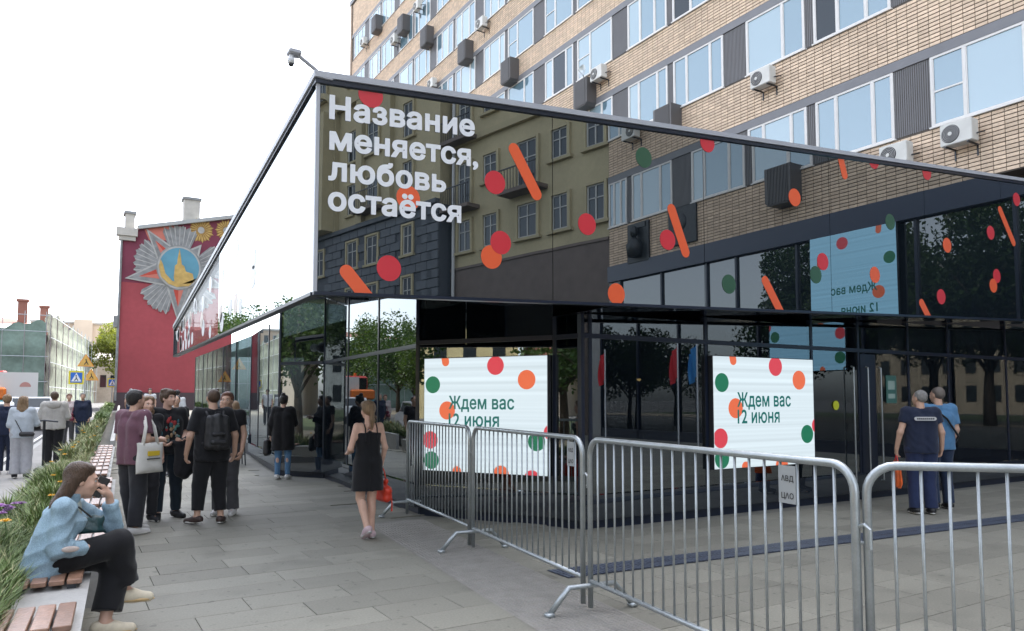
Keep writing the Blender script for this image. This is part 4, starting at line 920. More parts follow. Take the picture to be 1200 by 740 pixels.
obj('roof_edge', MB().prism([(rx(158), rz(270)), (rx(275), rz(243.5)), (rx(276), rz(247.5)), (rx(159), rz(274))], YR-.35, YR+14, fy), mat('roof_tin', (.33, .34, .33), .5, metal=.3), rh, world=True)
for x0, x1, y0, y1 in ((133, 158, 283, 274), (264, 279, 290, 284)): obj('cornice', MB().box((rx(x0), YR-.4, rz(y0)), (rx(x1), YR+.3, rz(y1))).box((rx(x0+3), YR-.25, rz(y0+5)), (rx(x1-2), YR+.2, rz(y0)-.002)), STN, rh, world=True)
for x0, x1, y0, y1 in ((144, 155, 278, 256), (213, 232, 256, 231)):
    ch = obj('chimney', MB().box((rx(x0), YR+.3, rz(y0)), (rx(x1), YR+1.4, rz(y1))), STN, rh, world=True); c2 = obj('chimney_cap', MB().box((rx(x0)-.1, YR+.2, rz(y1)), (rx(x1)+.1, YR+1.5, rz(y1-3))), MGRY, ch)
obj('drainpipe', MB().tube([(rx(137), YR-.2, rz(280)), (rx(139.5), YR-.12, rz(288)), (rx(138), YR-.12, rz(470))], .09, 8), MGRY, rh, world=True)
obj('wall_box', MB().box((rx(133), YR-.3, rz(387)), (rx(138), YR+.3, rz(374))), MGRY, rh, world=True)
# rays of the medal, scalloped, then star arms, ring and centre
cx_, cy_ = 208, 318
def mural(P, o, m, name): obj(name, MB().prism([(rx(x), rz(y)) for x, y in P], YR-o, YR-o+.03, fy), m, rh, world=True)
for k in range(5):
    a0 = R(18+72*k); P = [(cx_, cy_)]
    for i in range(13): a = a0-.42+.84*i/12; r_ = (56 if i % 2 else 52)*(1-.05*abs(i-6)/6); P.append((cx_+r_*math.cos(a), cy_-r_*.98*math.sin(a)))
    mural(P, .075, MGRY, 'ray_fan')
    for j in range(-3, 4): a = a0+j*.12; mural([(cx_+18*math.cos(a-.01), cy_-18*math.sin(a-.01)), (cx_+53*math.cos(a-.012), cy_-53*math.sin(a-.012)), (cx_+53*math.cos(a+.012), cy_-53*math.sin(a+.012)), (cx_+18*math.cos(a+.01), cy_-18*math.sin(a+.01))], .085, MLGT, 'ray')
tips = [(144.5, 331), (168, 272), (234, 284), (263, 334), (208, 377)]
for tx, ty in tips:
    dx, dy = tx-cx_, ty-cy_; L = math.hypot(dx, dy); ux, uy = dx/L, dy/L; px_, py_ = -uy, ux
    mural([(cx_+px_*21, cy_+py_*21), (tx, ty), (cx_-px_*21, cy_-py_*21)], .11, MLGT, 'star_arm')
    mural([(cx_+px_*18.5, cy_+py_*18.5), (cx_+ux*(L-5), cy_+uy*(L-5)), (cx_-px_*18.5, cy_-py_*18.5)], .125, MGRY, 'star_border')
    mural([(cx_+px_*12, cy_+py_*12), (cx_+ux*(L-17), cy_+uy*(L-17)), (cx_, cy_)], .14, MSTR, 'star_facet'); mural([(cx_-px_*12, cy_-py_*12), (cx_+ux*(L-17), cy_+uy*(L-17)), (cx_, cy_)], .14, MSAL, 'star_facet')
for r_, o, m_, nm in ((27, .16, MGRY, 'ring'), (25.5, .175, MLGT, 'ring'), (23.5, .19, MBLU, 'medal_centre')): mural([(cx_+r_*math.cos(q*.1963), cy_-4-r_*.98*math.sin(q*.1963)) for q in range(32)], o, m_, nm)
tw = [(202,326), (203,312), (205.5,310), (206,303), (208,292), (210,303), (211,310), (214,312), (216,318), (224,320), (226,328), (219,334), (204,335)]; mural(tw, .205, MGLD, 'tower_motif')
wr_ = [(186, 306), (184, 314), (187, 326), (196, 334), (206, 337), (220, 335), (229, 325), (224, 331), (212, 333), (200, 330), (192, 322), (189, 312)]; mural(wr_, .212, MGLD, 'wreath_motif')
for fx, fyy, fr_ in ((233, 267, 15.5), (263, 264, 14)):
    mural(circle(fx, fyy, fr_*.86, 26), .042, mat('mural_gold_dark', (.24, .13, .04), .85, noise=(3, .4)), 'firework_disc')
    for k in range(22):
        a = 6.283*k/22; r1 = fr_*(1 if k % 2 else .86); P = [(fx+3*math.cos(a), fyy-3*math.sin(a)), (fx+r1*.8*math.cos(a-.09), fyy-r1*.8*math.sin(a-.09)), (fx+r1*math.cos(a), fyy-r1*math.sin(a)), (fx+r1*.8*math.cos(a+.09), fyy-r1*.8*math.sin(a+.09))]; mural(P, .05+.004*(k % 3), MGLD, 'firework_ray')
    mural([(fx+4*math.cos(q*.4), fyy-4*math.sin(q*.4)) for q in range(16)], .068, MLGT, 'firework_heart')

# ------------------------------------------------------------------ far street: netted house, stone house, yellow-green tree, long block
def wave_sheet(p, q, z0, z1, m, name, parent, seed=0, amp=.10):
    rg = np.random.default_rng(seed); nx, nz = 46, 14; mb = MB(); p, q = v3(*p), v3(*q); d = q-p; n = unit(v3(d[1], -d[0])); ph = rg.random(4)*6
    for j in range(nz+1):
        for i in range(nx+1):
            u, v = i/nx, j/nz; o = amp*(math.sin(u*38+ph[0]+2*math.sin(v*5))*.5+math.sin(u*17+v*9+ph[1])*.5)*(.4+.6*v)+.12*math.sin(v*math.pi*6)
            zz = z0+(z1-z0)*v+(.25*math.sin(u*21+ph[2])+.2*math.sin(u*47) if j == nz else 0); c = p+d*u+n*o; mb.v.append((c[0], c[1], zz))
    mb.f = [(j*(nx+1)+i, j*(nx+1)+i+1, (j+1)*(nx+1)+i+1, (j+1)*(nx+1)+i) for j in range(nz) for i in range(nx)]
    return obj(name, mb, m, parent, True, True)
NET = mat('scaffold_net', (.20, .28, .235), .9, noise=(.8, .25), noise2=(4, .15)); NETB = mat('scaffold_net_sunlit', (.12, .14, .108), .9, noise=(.7, .35), noise2=(5, .15))  # NETB: copy for the sunlit face, colour darkened against the sun's glare
nh = thing('netted_house', 'house wrapped in green scaffold netting at the street end', 'building', (-4, 72, zg(72)))
obj('wall', MB().prism([(-14, 70.6), (-1.7, 70.6), (2.9, 110), (-14, 110)], zg(70)-.3, 7.0, lambda u, v, h: (u, v, h)), mat('raw_wall', (.3, .27, .23), .9), nh, world=True)
wave_sheet((-14, 70), (-1.4, 70), .6, 7.6, NET, 'netting', nh, 1); wave_sheet((-1.4, 70), (3.2, 110), .8, 8.6, NETB, 'netting', nh, 2, .05)
obj('roof', MB().add([(-14, 71, 7.6), (-2.2, 71, 7.6), (-5, 90, 9.8), (-14, 90, 9.8)], [(0,1,2,3)]), mat('roof_red', (.22, .09, .065), .8), nh, world=True)
for x, y_, zt_ in ((-3.3, 76, 10.0), (-1.9, 84, 10.4)): obj('chimney', MB().box((x-.35, y_-.35, 7.3), (x+.35, y_+.35, zt_)).box((x-.45, y_-.45, zt_+.003), (x+.45, y_+.45, zt_+.2)), mat('chimney_brick', (.24, .12, .09), .9), nh, world=True)
sc_ = MB()
for i in range(9):
    x = -13+i*1.45; sc_.tube([(x, 69.6, zg(69)), (x, 69.6, 8.6)], .03, 5)
for z in (3, 5, 7, 8.3): sc_.tube([(-14, 69.6, z), (-1.2, 69.6, z)], .03, 5)
for i in range(12):
    u = i/11; x, y_ = -1.1+4.6*u, 70+40*u; sc_.tube([(x, y_, zg(y_)), (x, y_, 8.9)], .035, 5)
for z in (2.6, 4.6, 6.6, 8.4): sc_.tube([(-1.1, 70, z), (3.5, 110, z)], .035, 5)
obj('scaffold', sc_, STEEL, nh, world=True)
sh_ = thing('stone_house', 'small pale stone house between netting and red wall', 'building', (4.9, 112, zg(112)))
SHM = mat('pale_stone', (.44, .37, .30), .9, noise=(.6, .2), noise2=(4, .12))
obj('wall', MB().box((3.1, 112, 0), (8.5, 122, 6.8)), SHM, sh_, world=True); obj('roof', MB().add([(2.8, 111.6, 6.8), (8.8, 111.6, 6.8), (7.6, 117, 8), (3.8, 117, 8), (8.8, 122, 6.8), (2.8, 122, 6.8)], [(0,1,2,3),(3,2,4,5),(1,4,2),(0,3,5)]), mat('tin_old', (.34, .31, .28), .7), sh_, world=True)
for x in (4.0, 5.2): obj('window', MB().box((x, 111.95, 3.2), (x+.7, 112.05, 4.8)), PANE[2], sh_, world=True)
lb_ = thing('long_block', 'pale beige apartment block far down the street', 'building', (3, 170, zg(170)))
LBM = mat('far_beige', (.55, .44, .33), .9, noise=(.3, .1)); obj('wall', MB().box((-6, 170, 0), (16, 184, 16.6)).box((1.2, 168.8, 0), (4.4, 170.2, 17.4)), LBM, lb_, world=True); obj('cornice', MB().box((-6.2, 169.6, 16.6), (16.2, 170.5, 17.0)), STN, lb_, world=True)
for r_ in range(4):
    for k in range(11):
        x = -5+k*1.8
        if 1.0 < x+.4 < 4.6: continue
        obj('window', MB().box((x, 169.9, 5+r_*3), (x+.8, 170.06, 6.6+r_*3)), PANE[2], lb_, world=True)

HOUSES = [(-52, -46, 17, (.40, .33, .24), 'cream'), (-50, -22, 14, (.30, .14, .10), 'brick-red'), (-53, 2, 18, (.42, .36, .20), 'ochre'), (-50, 27, 15, (.45, .40, .33), 'beige'), (-52, 52, 19, (.28, .30, .30), 'grey')]
for x, y_, h_, c, nm in HOUSES:
    t = thing('boulevard_house', nm+' apartment house across the boulevard, seen only in reflections', 'building', (x, y_, -.16), 0, 'houses across the boulevard'); W = 22.5
    obj('wall', MB().box((-12, 0, 0), (0, W, h_)), mat('house_'+nm, c, .9, noise=(.4, .12)), t); obj('roof', MB().add([(.4, -.3, h_), (.4, W+.3, h_), (-6, W+.3, h_+3), (-6, -.3, h_+3), (-12.4, -.3, h_), (-12.4, W+.3, h_)], [(0,1,2,3),(3,2,5,4),(0,3,4),(1,5,2)]), mat('tin_old2', (.18, .17, .16), .7), t); obj('cornice', MB().box((.002, -.2, h_-.5), (.5, W+.2, h_-.02)), STN, t)
    wm = mesh('window', MB().box((.0, 0, 0), (.06, 1.2, 1.9)), PANE[2])
    for r_ in range(int((h_-3)/3.4)+1):
        for k in range(8): place('window', wm, t, loc=(.001, 1.2+k*2.7, 1.5+r_*3.4))

# ------------------------------------------------------------------ trees
def tree(name, label, loc, hgt, cr, n, leafm, seed, trunk_h=.32, group='street trees', leaf=.22):
    rg = np.random.default_rng(seed); rr = random.Random(seed); t = thing(name, label, 'tree', loc, 0, group); BK = mat('bark', (.07, .055, .042), .9, noise=(8, .3), bump=(20, .6))
    mb = MB(); th = hgt*trunk_h; mb.tube([(0,0,-.2), (.03,0,th*.5), (0,.04,th), (.1,.05,hgt*.72)], [hgt*.028, hgt*.022, hgt*.018, hgt*.006], 9); cl = []
    for k in range(9):
        a = k*2.4+rr.random(); z0 = th*(.9+.25*k/4); e = (cr*(.5+.4*rr.random())*math.cos(a), cr*(.5+.4*rr.random())*math.sin(a), min(hgt*.92, z0+hgt*(.18+.22*rr.random())))
        mb.tube([(0,.03,z0), (e[0]*.5, e[1]*.5, z0+(e[2]-z0)*.65), e], [hgt*.010, hgt*.006, hgt*.002], 6); cl.append(e)
    obj('trunk', mb, BK, t, True)
    for k in range(16): a = rr.random()*6.283; q = rr.random(); cl.append((cr*.8*q**.5*math.cos(a), cr*.8*q**.5*math.sin(a), th*1.1+(hgt-th)*(.15+.75*rr.random())))
    cl = np.array(cl); ci = rg.integers(0, len(cl), n); rad = cr*(.26+.22*rg.random(len(cl))); dv = rg.normal(size=(n, 3)); dv /= np.linalg.norm(dv, axis=1)[:, None]
    P = cl[ci]+dv*(rad[ci]*(.55+.5*rg.random(n)))[:, None]; P[:, 2] = np.maximum(P[:, 2], th*.75)
    A = rg.normal(size=(n, 3)); A /= np.linalg.norm(A, axis=1)[:, None]; B = np.cross(A, rg.normal(size=(n, 3))); B /= np.linalg.norm(B, axis=1)[:, None]; sz = leaf*(.6+.8*rg.random(n))[:, None]
    V = np.stack([P-A*sz*.5, P+B*sz*.28, P+A*sz*.5, P-B*sz*.28], 1); o = np.arange(n)*4
    c = MB(); c.v = V.reshape(-1, 3).tolist(); c.f = np.stack([o, o+1, o+2, o+3], 1).tolist(); c.a = rg.random(n); obj('crown', c, leafm, t)
def leaf_mat(name, rgb):
    m = mat(name, rgb, .55, vary=.4); t = m.node_tree; b = t.nodes['Principled BSDF']; tr = t.nodes.new('ShaderNodeBsdfTranslucent'); tr.inputs[0].default_value = (rgb[0]*1.6, rgb[1]*1.5, rgb[2], 1)
    mx = t.nodes.new('ShaderNodeMixShader'); mx.inputs[0].default_value = .4; t.links.new(b.outputs[0], mx.inputs[1]); t.links.new(tr.outputs[0], mx.inputs[2]); t.links.new(mx.outputs[0], t.nodes['Material Output'].inputs[0]); return m
LF1 = leaf_mat('leaf_green', (.055, .10, .022)); LF2 = leaf_mat('leaf_yellow_green', (.16, .19, .03)); LF3 = leaf_mat('leaf_dark', (.035, .075, .02))
tree('lime_tree', 'bright yellow-green tree beside the red gable wall', (5.9, 104, zg(104)), 10.6, 3.3, 15000, LF2, 5, .25, leaf=.3)
structure('boulevard_path', MB().add([(-21, -60, -.13), (-12.4, -60, -.13), (-9.2, 18, -.13), (-6.6, 62, .66), (-21, 62, .66), (-21, 18, -.13)], [(0,1,2,5),(5,2,3,4)]), mat('sand_path', (.27, .235, .18), .9, noise=(.6, .2), noise2=(12, .15)))
structure('lawn', MB().add([(-44, -60, -.12), (-21.1, -60, -.12), (-21.1, 18, -.12), (-21.1, 62, .67), (-44, 62, .67), (-44, 18, -.12)], [(0,1,2,5),(5,2,3,4)]), mat('lawn_green', (.045, .065, .025), .9, noise=(.5, .5), noise2=(8, .5)))
for i, (x, y_, h_, c, sp) in enumerate(((-8.9, 33, 7, 2.6, LF1), (-9.3, 39, 7, 2.8, LF3), (-8.4, 42.5, 6.6, 2.8, LF1), (-9.0, 47, 7, 3.0, LF1), (-8.6, 52, 7, 3.0, LF3), (-8.8, 57, 7.4, 3.0, LF1), (-13, 60, 7.4, 3.2, LF3), (-7.4, 62.5, 8, 2.7, LF1), (-12, 19, 8.5, 3.4, LF1), (-11.8, 12, 8, 3.2, LF3), (-17, 22, 10, 4, LF1), (-12.5, 26, 9, 3.2, LF1), (-14, 33, 10, 3.6, LF3), (-12, 43, 7.4, 3.4, LF1), (-19, 29, 11, 4, LF3), (-21, 40, 11, 4, LF1), (-15, 54, 7.6, 3.6, LF1), (-16, 15, 9, 3.4, LF3), (-13, 3, 9, 3.4, LF1), (-15, -8, 9.5, 3.6, LF3), (-12, -20, 15, 5, LF1), (-11.5, -11, 15, 5, LF3), (-13, -15.5, 16, 5.2, LF1), (-11, -25, 15, 4.6, LF3), (-12.5, -5, 15, 5, LF3))):
    tree('boulevard_tree', 'leafy boulevard tree across the road, mirrored in shopfront glass', (x, y_, zg(y_)-.12), h_, c, 8000 if h_ < 12 else 14000, sp, 20+i, .22, 'boulevard trees across the road', .22 if h_ < 12 else .36)
for i, (x, y_, h_) in enumerate(((8.5, -19, 5.6), (11.5, -24, 6.4), (12.8, -17.5, 5.4), (7.4, -30, 7), (15.0, -15.5, 5.2))):
    tree('plaza_tree', 'small leafy plaza tree behind the camera, mirrored in the glass', (x, y_, 0), h_, 2.1, 5000, (LF1, LF3)[i % 2], 50+i, .3, 'plaza trees mirrored in the glass', .18)
# flags by the plaza trees, mirrored
for i, (x, y_, c) in enumerate(((17.2, -7.2, (.62, .03, .04)), (17.0, -8.6, (.70, .70, .72)), (16.6, -10.2, (.05, .12, .45)), (17.4, -2.6, (.05, .25, .55)), (17.5, -3.6, (.6, .04, .05)))):
    t = thing('flag', ['red flag', 'white flag', 'blue flag', 'bright blue flag', 'crimson flag'][i]+' hanging on a pole by the brick block, mirrored in the glass', 'flag', (x, y_, 0), 0, 'flags on poles'); obj('pole', MB().tube([(0,0,0), (0,0,3.5)], .025, 8), WHT, t); mb = MB(); n = 12
    for j in range(9):
        for k in range(n+1): u = k/n; mb.v.append((.10*math.sin(u*9+j*.35)*(u+.1), -.03-u*.36*(1-.04*j), 3.4-j*.13-u*.30))
    mb.f = [(j*(n+1)+k, j*(n+1)+k+1, (j+1)*(n+1)+k+1, (j+1)*(n+1)+k) for j in range(8) for k in range(n)]; obj('cloth', mb, mat('flag_%d' % i, c, .8), t, True)

# ------------------------------------------------------------------ street furniture and vehicles
def road_sign(x, y_, zc, kind, label):
    t = thing('road_sign', label, 'sign', (x, y_, zg(y_))); z = zc-zg(y_); obj('post', MB().tube([(0,.05,0), (0,.05,z+.4)], .035, 8), STEEL, t)
    YS = mat('sign_yellow', (.75, .62, .02), .5); BS = mat('sign_blue', (.02, .14, .55), .5); OS = mat('sign_orange', (.75, .30, .04), .5); BK = mat('sign_black', (.02, .02, .02), .5)
    if kind == 'cross':
        obj('backboard', MB().box((-.34, 0, -.34+z), (.34, .03, .34+z)), YS, t); obj('panel', MB().box((-.26, -.01, -.26+z), (.26, -.001, .26+z)), BS, t)
        tri = obj('triangle', MB().prism([(-.23, -.20+z), (.23, -.20+z), (0, .24+z)], -.02, -.011, fy), WHT, t); obj('walker', MB().tube([(-.01,-.024,.07+z), (.0,-.024,-.03+z), (-.08,-.024,-.16+z)], .022, 5).tube([(0,-.024,-.03+z), (.08,-.024,-.16+z)], .022, 5).ell((-.01,-.024,.11+z), (.03,.01,.03)), BK, t)
    else:
        obj('panel', MB().prism([(-.42, -.30+z), (.42, -.30+z), (0, .42+z)], 0, .03, fy), OS, t); obj('border', MB().prism([(-.34, -.255+z), (.34, -.255+z), (0, .33+z)], -.01, -.001, fy), mat('sign_orange_pale', (.70, .42, .10), .5), t)
        obj('worker', MB().tube([(0,-.02,.12+z), (.03,-.02,-.03+z), (-.07,-.02,-.19+z)], .025, 5).tube([(.03,-.02,-.03+z), (.12,-.02,-.19+z)], .025, 5), BK, t)
road_sign(.50, 44, 2.72, 'cross', 'blue pedestrian crossing sign on a yellow square board'); road_sign(.98, 48, 3.75, 'work', 'orange triangular roadworks sign above the crossing sign'); road_sign(1.35, 51.5, 3.05, 'work', 'orange triangular roadworks sign half behind the crossing sign')
road_sign(3.2, 66, 2.9, 'cross', 'small distant crossing sign beside the red wall')
bo = thing('notice_board', 'white notice board on posts before the dark netting', 'board', (-2.15, 46, zg(46))); obj('board', MB().box((-1.0, 0, 1.15), (.95, .05, 2.5)), mat('board_white', (.66, .65, .63), .6), bo); obj('print', MB().prism(clip_poly(circle(.4, 1.75, .25), lambda p: p[1]-1.75), -.01, -.001, fy), mat('print_pink', (.5, .25, .22), .6), bo)
for s_ in (-.8, .8): obj('post', MB().tube([(s_,.08,0), (s_,.08,2.5)], .04, 8), STEEL, bo)
def car(x, y_, rz_, paint, label):
    t = thing('parked_car', label, 'car', (x, y_, zg(y_)-.15), rz_, 'cars on the road'); pm = mat('car_paint_'+label.split()[0], paint, .25, spec=.6)
    prof = [(-2.1,.28),(-2.15,.65),(-2.0,.92),(-1.75,.98),(-1.25,1.42),(.35,1.46),(1.05,1.02),(1.95,.88),(2.12,.62),(2.1,.28)]
    obj('body', MB().prism([(a, b) for a, b in prof], -.84, .84, lambda u, v, h: (h, u, v)), pm, t)
    gp = [(-1.62,1.0),(-1.22,1.37),(.32,1.40),(.92,1.02)]
    for s_ in (-1, 1): obj('side_window', MB().prism(gp, s_*.845, s_*.852, lambda u, v, h: (h, u, v)), PANE[2], t)
    obj('windscreen', MB().add([(-.7,.42,1.42),(.7,.42,1.42),(.74,1.02,1.05),(-.74,1.02,1.05)], [(0,1,2,3)]), PANE[2], t); obj('rear_window', MB().add([(-.7,-1.31,1.39),(.7,-1.31,1.39),(.74,-1.74,1.0),(-.74,-1.74,1.0)], [(3,2,1,0)]), PANE[2], t)
    for a in (-1.3, 1.3):
        for s_ in (-1, 1): wo = obj('wheel', MB().tube([(s_*.70,a,.31),(s_*.88,a,.31)], .31, 20), mat('tyre', (.02,.02,.02), .8), t); obj('rim', MB().tube([(s_*.882,a,.31),(s_*.895,a,.31)], .19, 14), ALU, wo)
    for s_ in (-1, 1): obj('tail_light', MB().box((s_*.7-.13,-2.17,.68), (s_*.7+.13,-2.08,.85)), mat('lamp_red', (.4,.02,.02), .3), t); obj('headlight', MB().box((s_*.65-.15,2.03,.62), (s_*.65+.15,2.13,.76)), WHT, t)
car(-1.35, 41, R(4), (.55, .56, .57), 'white hatchback parked at the kerb behind the hooded man'); car(-2.3, 30.0, R(4), (.50, .51, .53), 'silver hatchback on the road at the frame edge')
ld = thing('loader', 'orange and red wheeled loader on the road by the notice board', 'loader', (-3.3, 47, zg(47)-.15)); LO = mat('loader_orange', (.70, .17, .02), .4); 
obj('chassis', MB().bevbox((-.9,-1.6,.6), (.9,1.8,1.2), .08), mat('loader_teal', (.03,.16,.18), .4), ld); obj('bonnet', MB().bevbox((-.75,-1.5,1.21), (.75,.2,1.85), .1), LO, ld); obj('cab', MB().bevbox((-.7,.25,1.21), (.7,1.6,2.75), .12), mat('loader_red', (.45,.04,.03), .4), ld); obj('cab_window', MB().box((-.6,.22,1.7), (.6,.245,2.6)), PANE[2], ld); obj('beacon', MB().tube([(0,.9,2.76),(0,.9,2.95)], .09, 10), LO, ld)
for a in (-1.0, 1.1):
    for s_ in (-1, 1): obj('wheel', MB().tube([(s_*.75,a,.55),(s_*1.15,a,.55)], .55, 20), MATS['tyre'], ld)
def bar_table(x, y_, label):
    t = thing('bar_table', label, 'table', (x, y_, zg(y_)), 0, 'high tables outside the pavilion'); obj('table_top', MB().bevbox((-.3,-.8,1.0), (.3,.8,1.06), .01), STEELD, t)
    for sx in (-.24, .24):
        for sy in (-.7, .7): obj('leg', MB().box((sx-.03, sy-.03, 0), (sx+.03, sy+.03, .999)), STEELD, t)
bar_table(3.35, 19.6, 'black high table beside the woman in the white top'); bar_table(3.55, 23.0, 'black high table further along the dark glass')
# e-scooter
es = thing('electric_scooter', 'black electric scooter held by the woman in grey trousers', 'scooter', (-.38, 18.6, 0), R(-5)); obj('deck', MB().bevbox((-.08,-.45,.12), (.08,.35,.19), .02), STEELD, es); obj('stem', MB().tube([(0,.42,.15),(0,.33,1.15)], .028, 8), STEELD, es); obj('handlebar', MB().tube([(-.26,.30,1.13),(0,.32,1.16),(.26,.30,1.13)], .018, 8), STEELD, es)
for a in (-.55, .47): obj('wheel', MB().tube([(-.03,a,.11),(.03,a,.11)], .11, 18), MATS['tyre'], es)

# ------------------------------------------------------------------ crowd barriers
def barrier(p, q, label, plate=None, feet=(0,)):
    p, q = v3(*p), v3(*q); L = np.linalg.norm(q-p); a = math.atan2(q[1]-p[1], q[0]-p[0]); t = thing('crowd_barrier', label, 'barrier', (p[0], p[1], 0), a, 'steel crowd barriers'); Hh = 1.31; zb_ = .23; r_ = .13
    pts = [(.03,0,.03),(.03,0,Hh-r_)]+[(.03+r_-r_*math.cos(k*math.pi/12), 0, Hh-r_+r_*math.sin(k*math.pi/12)) for k in range(1, 7)]+[(L-.03-r_+r_*math.sin(k*math.pi/12), 0, Hh-r_+r_*math.cos(k*math.pi/12)) for k in range(0, 6)]+[(L-.03,0,Hh-r_),(L-.03,0,.03)]
    obj('frame', MB().tube(pts, .021, 10), STEEL, t, True); obj('bottom_rail', MB().tube([(.04,0,zb_),(L-.04,0,zb_)], .019, 8), STEEL, t, True)
    n = 20; bm_ = mesh('bar', MB().tube([(0,0,zb_+.012),(0,0,Hh-.015)], .0078, 8), STEEL, True)
    for k in range(n): place('bar', bm_, t, loc=(.03+(L-.06)*(k+1)/(n+1), 0, 0))
    for u in feet:
        ft = MB(); c = .05 if u == 0 else L-.05
        ft.tube([(c,-.36,.025),(c,-.20,.20),(c,.20,.20),(c,.36,.025)], .022, 8); ft.bevbox((c-.03,-.40,.0),(c+.03,-.33,.035), .008); ft.bevbox((c-.03,.33,.0),(c+.03,.40,.035), .008); obj('foot', ft, STEEL, t, True)
    obj('hook', MB().tube([(L-.03,0,1.02),(L+.02,0,1.04),(L+.05,0,1.02),(L+.05,0,.93)], .009, 6).tube([(.03,0,.95),(-.02,0,.95)], .009, 6), STEEL, t)
    if plate:
        x0 = .03+(L-.06)*plate/(n+1); x1 = .03+(L-.06)*(plate+1)/(n+1); pm = mat('plate_grey', (.36,.38,.39), .5, metal=.2)
        pt = obj('plate', MB().box((x0,-.014,1.08), (x1,-.009,1.275)), pm, t)
        for txt, z, wd in (('АВД', 1.195, .085), ('ЦАО', 1.105, .085)):
            vs_, fs_ = lettering(txt, 1, .02, 30); V = np.array(vs_); V[:, 0] -= V[:, 0].min(); V *= wd/V[:, 0].max(); letter_objs([(x0+.02+a_, -.0155, z+b_) for a_, b_ in V], fs_, mat('plate_ink', (.03,.03,.03), .6), pt)
    return t
BP = [(4.13, 9.66), (3.82, 7.14), (3.50, 4.64), (3.19, 2.16)]
barrier(BP[0], (3.83, 7.20), 'steel crowd barrier standing closest to the walking woman in black', feet=(0,))
barrier((3.82, 7.14), (3.51, 4.70), 'steel crowd barrier in front of the angled LED screen', plate=19, feet=(0,)); barrier((3.50, 4.64), (3.185, 2.13), 'steel crowd barrier carrying the grey plate beside its curved end', plate=17, feet=(0,))
barrier((3.205, 2.145), (4.95, .35), 'steel crowd barrier turned towards the shopfront, before the two older men', feet=(0, 1))

# ------------------------------------------------------------------ people
def cl(name, rgb, **k): return mat('cloth_'+name, rgb, .85, noise=(14, .10), noise2=(160, .12), bump=(220, .15), spec=.2, sheen=.15, **k)
BLK = cl('black', (.013, .013, .015)); BLK2 = cl('charcoal', (.028, .028, .032)); DEN = mat('denim_light', (.27, .38, .46), .85, noise=(7, .28), noise2=(130, .20), bump=(160, .25), spec=.2); PUR = cl('mauve', (.135, .065, .088)); JEA = cl('jeans', (.10, .20, .34)); NVY = cl('navy', (.016, .022, .045)); DJN = cl('dark_jeans', (.022, .035, .07))
GRY = cl('grey', (.22, .22, .22)); HOOD = cl('light_grey', (.40, .38, .35)); WHC = cl('white', (.62, .62, .62)); BLU = cl('blue', (.08, .19, .33)); LBL = cl('pale_blue', (.36, .46, .55)); STP = cl('pinkish', (.45, .38, .37)); DGR = cl('dark_grey', (.07, .07, .075))
HBR = mat('hair_brown', (.075, .042, .024), .42, noise=(90, .35), bump=(160, .9), stretch=.10); HBL = mat('hair_black', (.012, .010, .010), .4, noise=(90, .3), bump=(160, .9), stretch=.10); HGR = mat('hair_grey', (.25, .24, .225), .6, noise=(90, .3), bump=(160, .9), stretch=.10); HFA = mat('hair_fair', (.22, .14, .075), .5, noise=(90, .3), bump=(160, .9), stretch=.10); HRD = mat('hair_auburn', (.14, .05, .025), .45, noise=(90, .3), bump=(160, .9), stretch=.10)
CRE = mat('shoe_cream', (.62, .55, .42), .7, noise=(30, .1)); SHB = mat('shoe_black', (.015, .015, .017), .5); SHW = mat('shoe_white', (.60, .58, .56), .6); SHP = mat('shoe_pink', (.52, .38, .40), .6); GUM = mat('sole_gum', (.55, .38, .19), .6); SKF = mat('skin_fair', (.58, .36, .27), .5, noise=(30, .06), spec=.35)
def at_local(pos, face, p):
    rz_ = math.atan2(face[1], face[0])-math.pi/2; c, s_ = math.cos(rz_), math.sin(rz_); return (pos[0]+c*p[0]-s_*p[1], pos[1]+s_*p[0]+c*p[1], zg(pos[1])+p[2]), rz_

def pillow(name, w_, h_, t_, m, parent, taper=1.0, wr=.004, seed=0, n=18, x0=0):
    mb = MB(); r0 = np.random.default_rng(seed).random(4)*6
    for sg in (1, -1):
        for j in range(n+1):
            for i in range(n+1):
                u, v = 2*i/n-1, j/n; th = t_*(1-abs(u)**5)*(1-abs(2*v-1)**6)*(1.15-.5*v); ww = w_*(1+(taper-1)*v)*(1-.03*math.sin(v*3.1))
                mb.v.append((x0+sg*(th+.002)+wr*math.sin(u*5+v*11+r0[0]+sg)*(1-abs(u)), u*ww/2+.006*math.sin(v*8+r0[1]), v*h_+.006*math.sin(u*6+r0[2])*(v > .5)))
    o = (n+1)**2
    for sg in (0, 1):
        for j in range(n):
            for i in range(n): a = sg*o+j*(n+1)+i; mb.f.append((a, a+1, a+n+2, a+n+1))
    rim = [j*(n+1) for j in range(n+1)]+[n*(n+1)+i for i in range(1, n+1)]+[j*(n+1)+n for j in range(n-1, -1, -1)]+[i for i in range(n-1, 0, -1)]
    for a, b in zip(rim, rim[1:]+rim[:1]): mb.f.append((a, b, b+o, a+o))
    return obj(name, mb, m, parent, True)
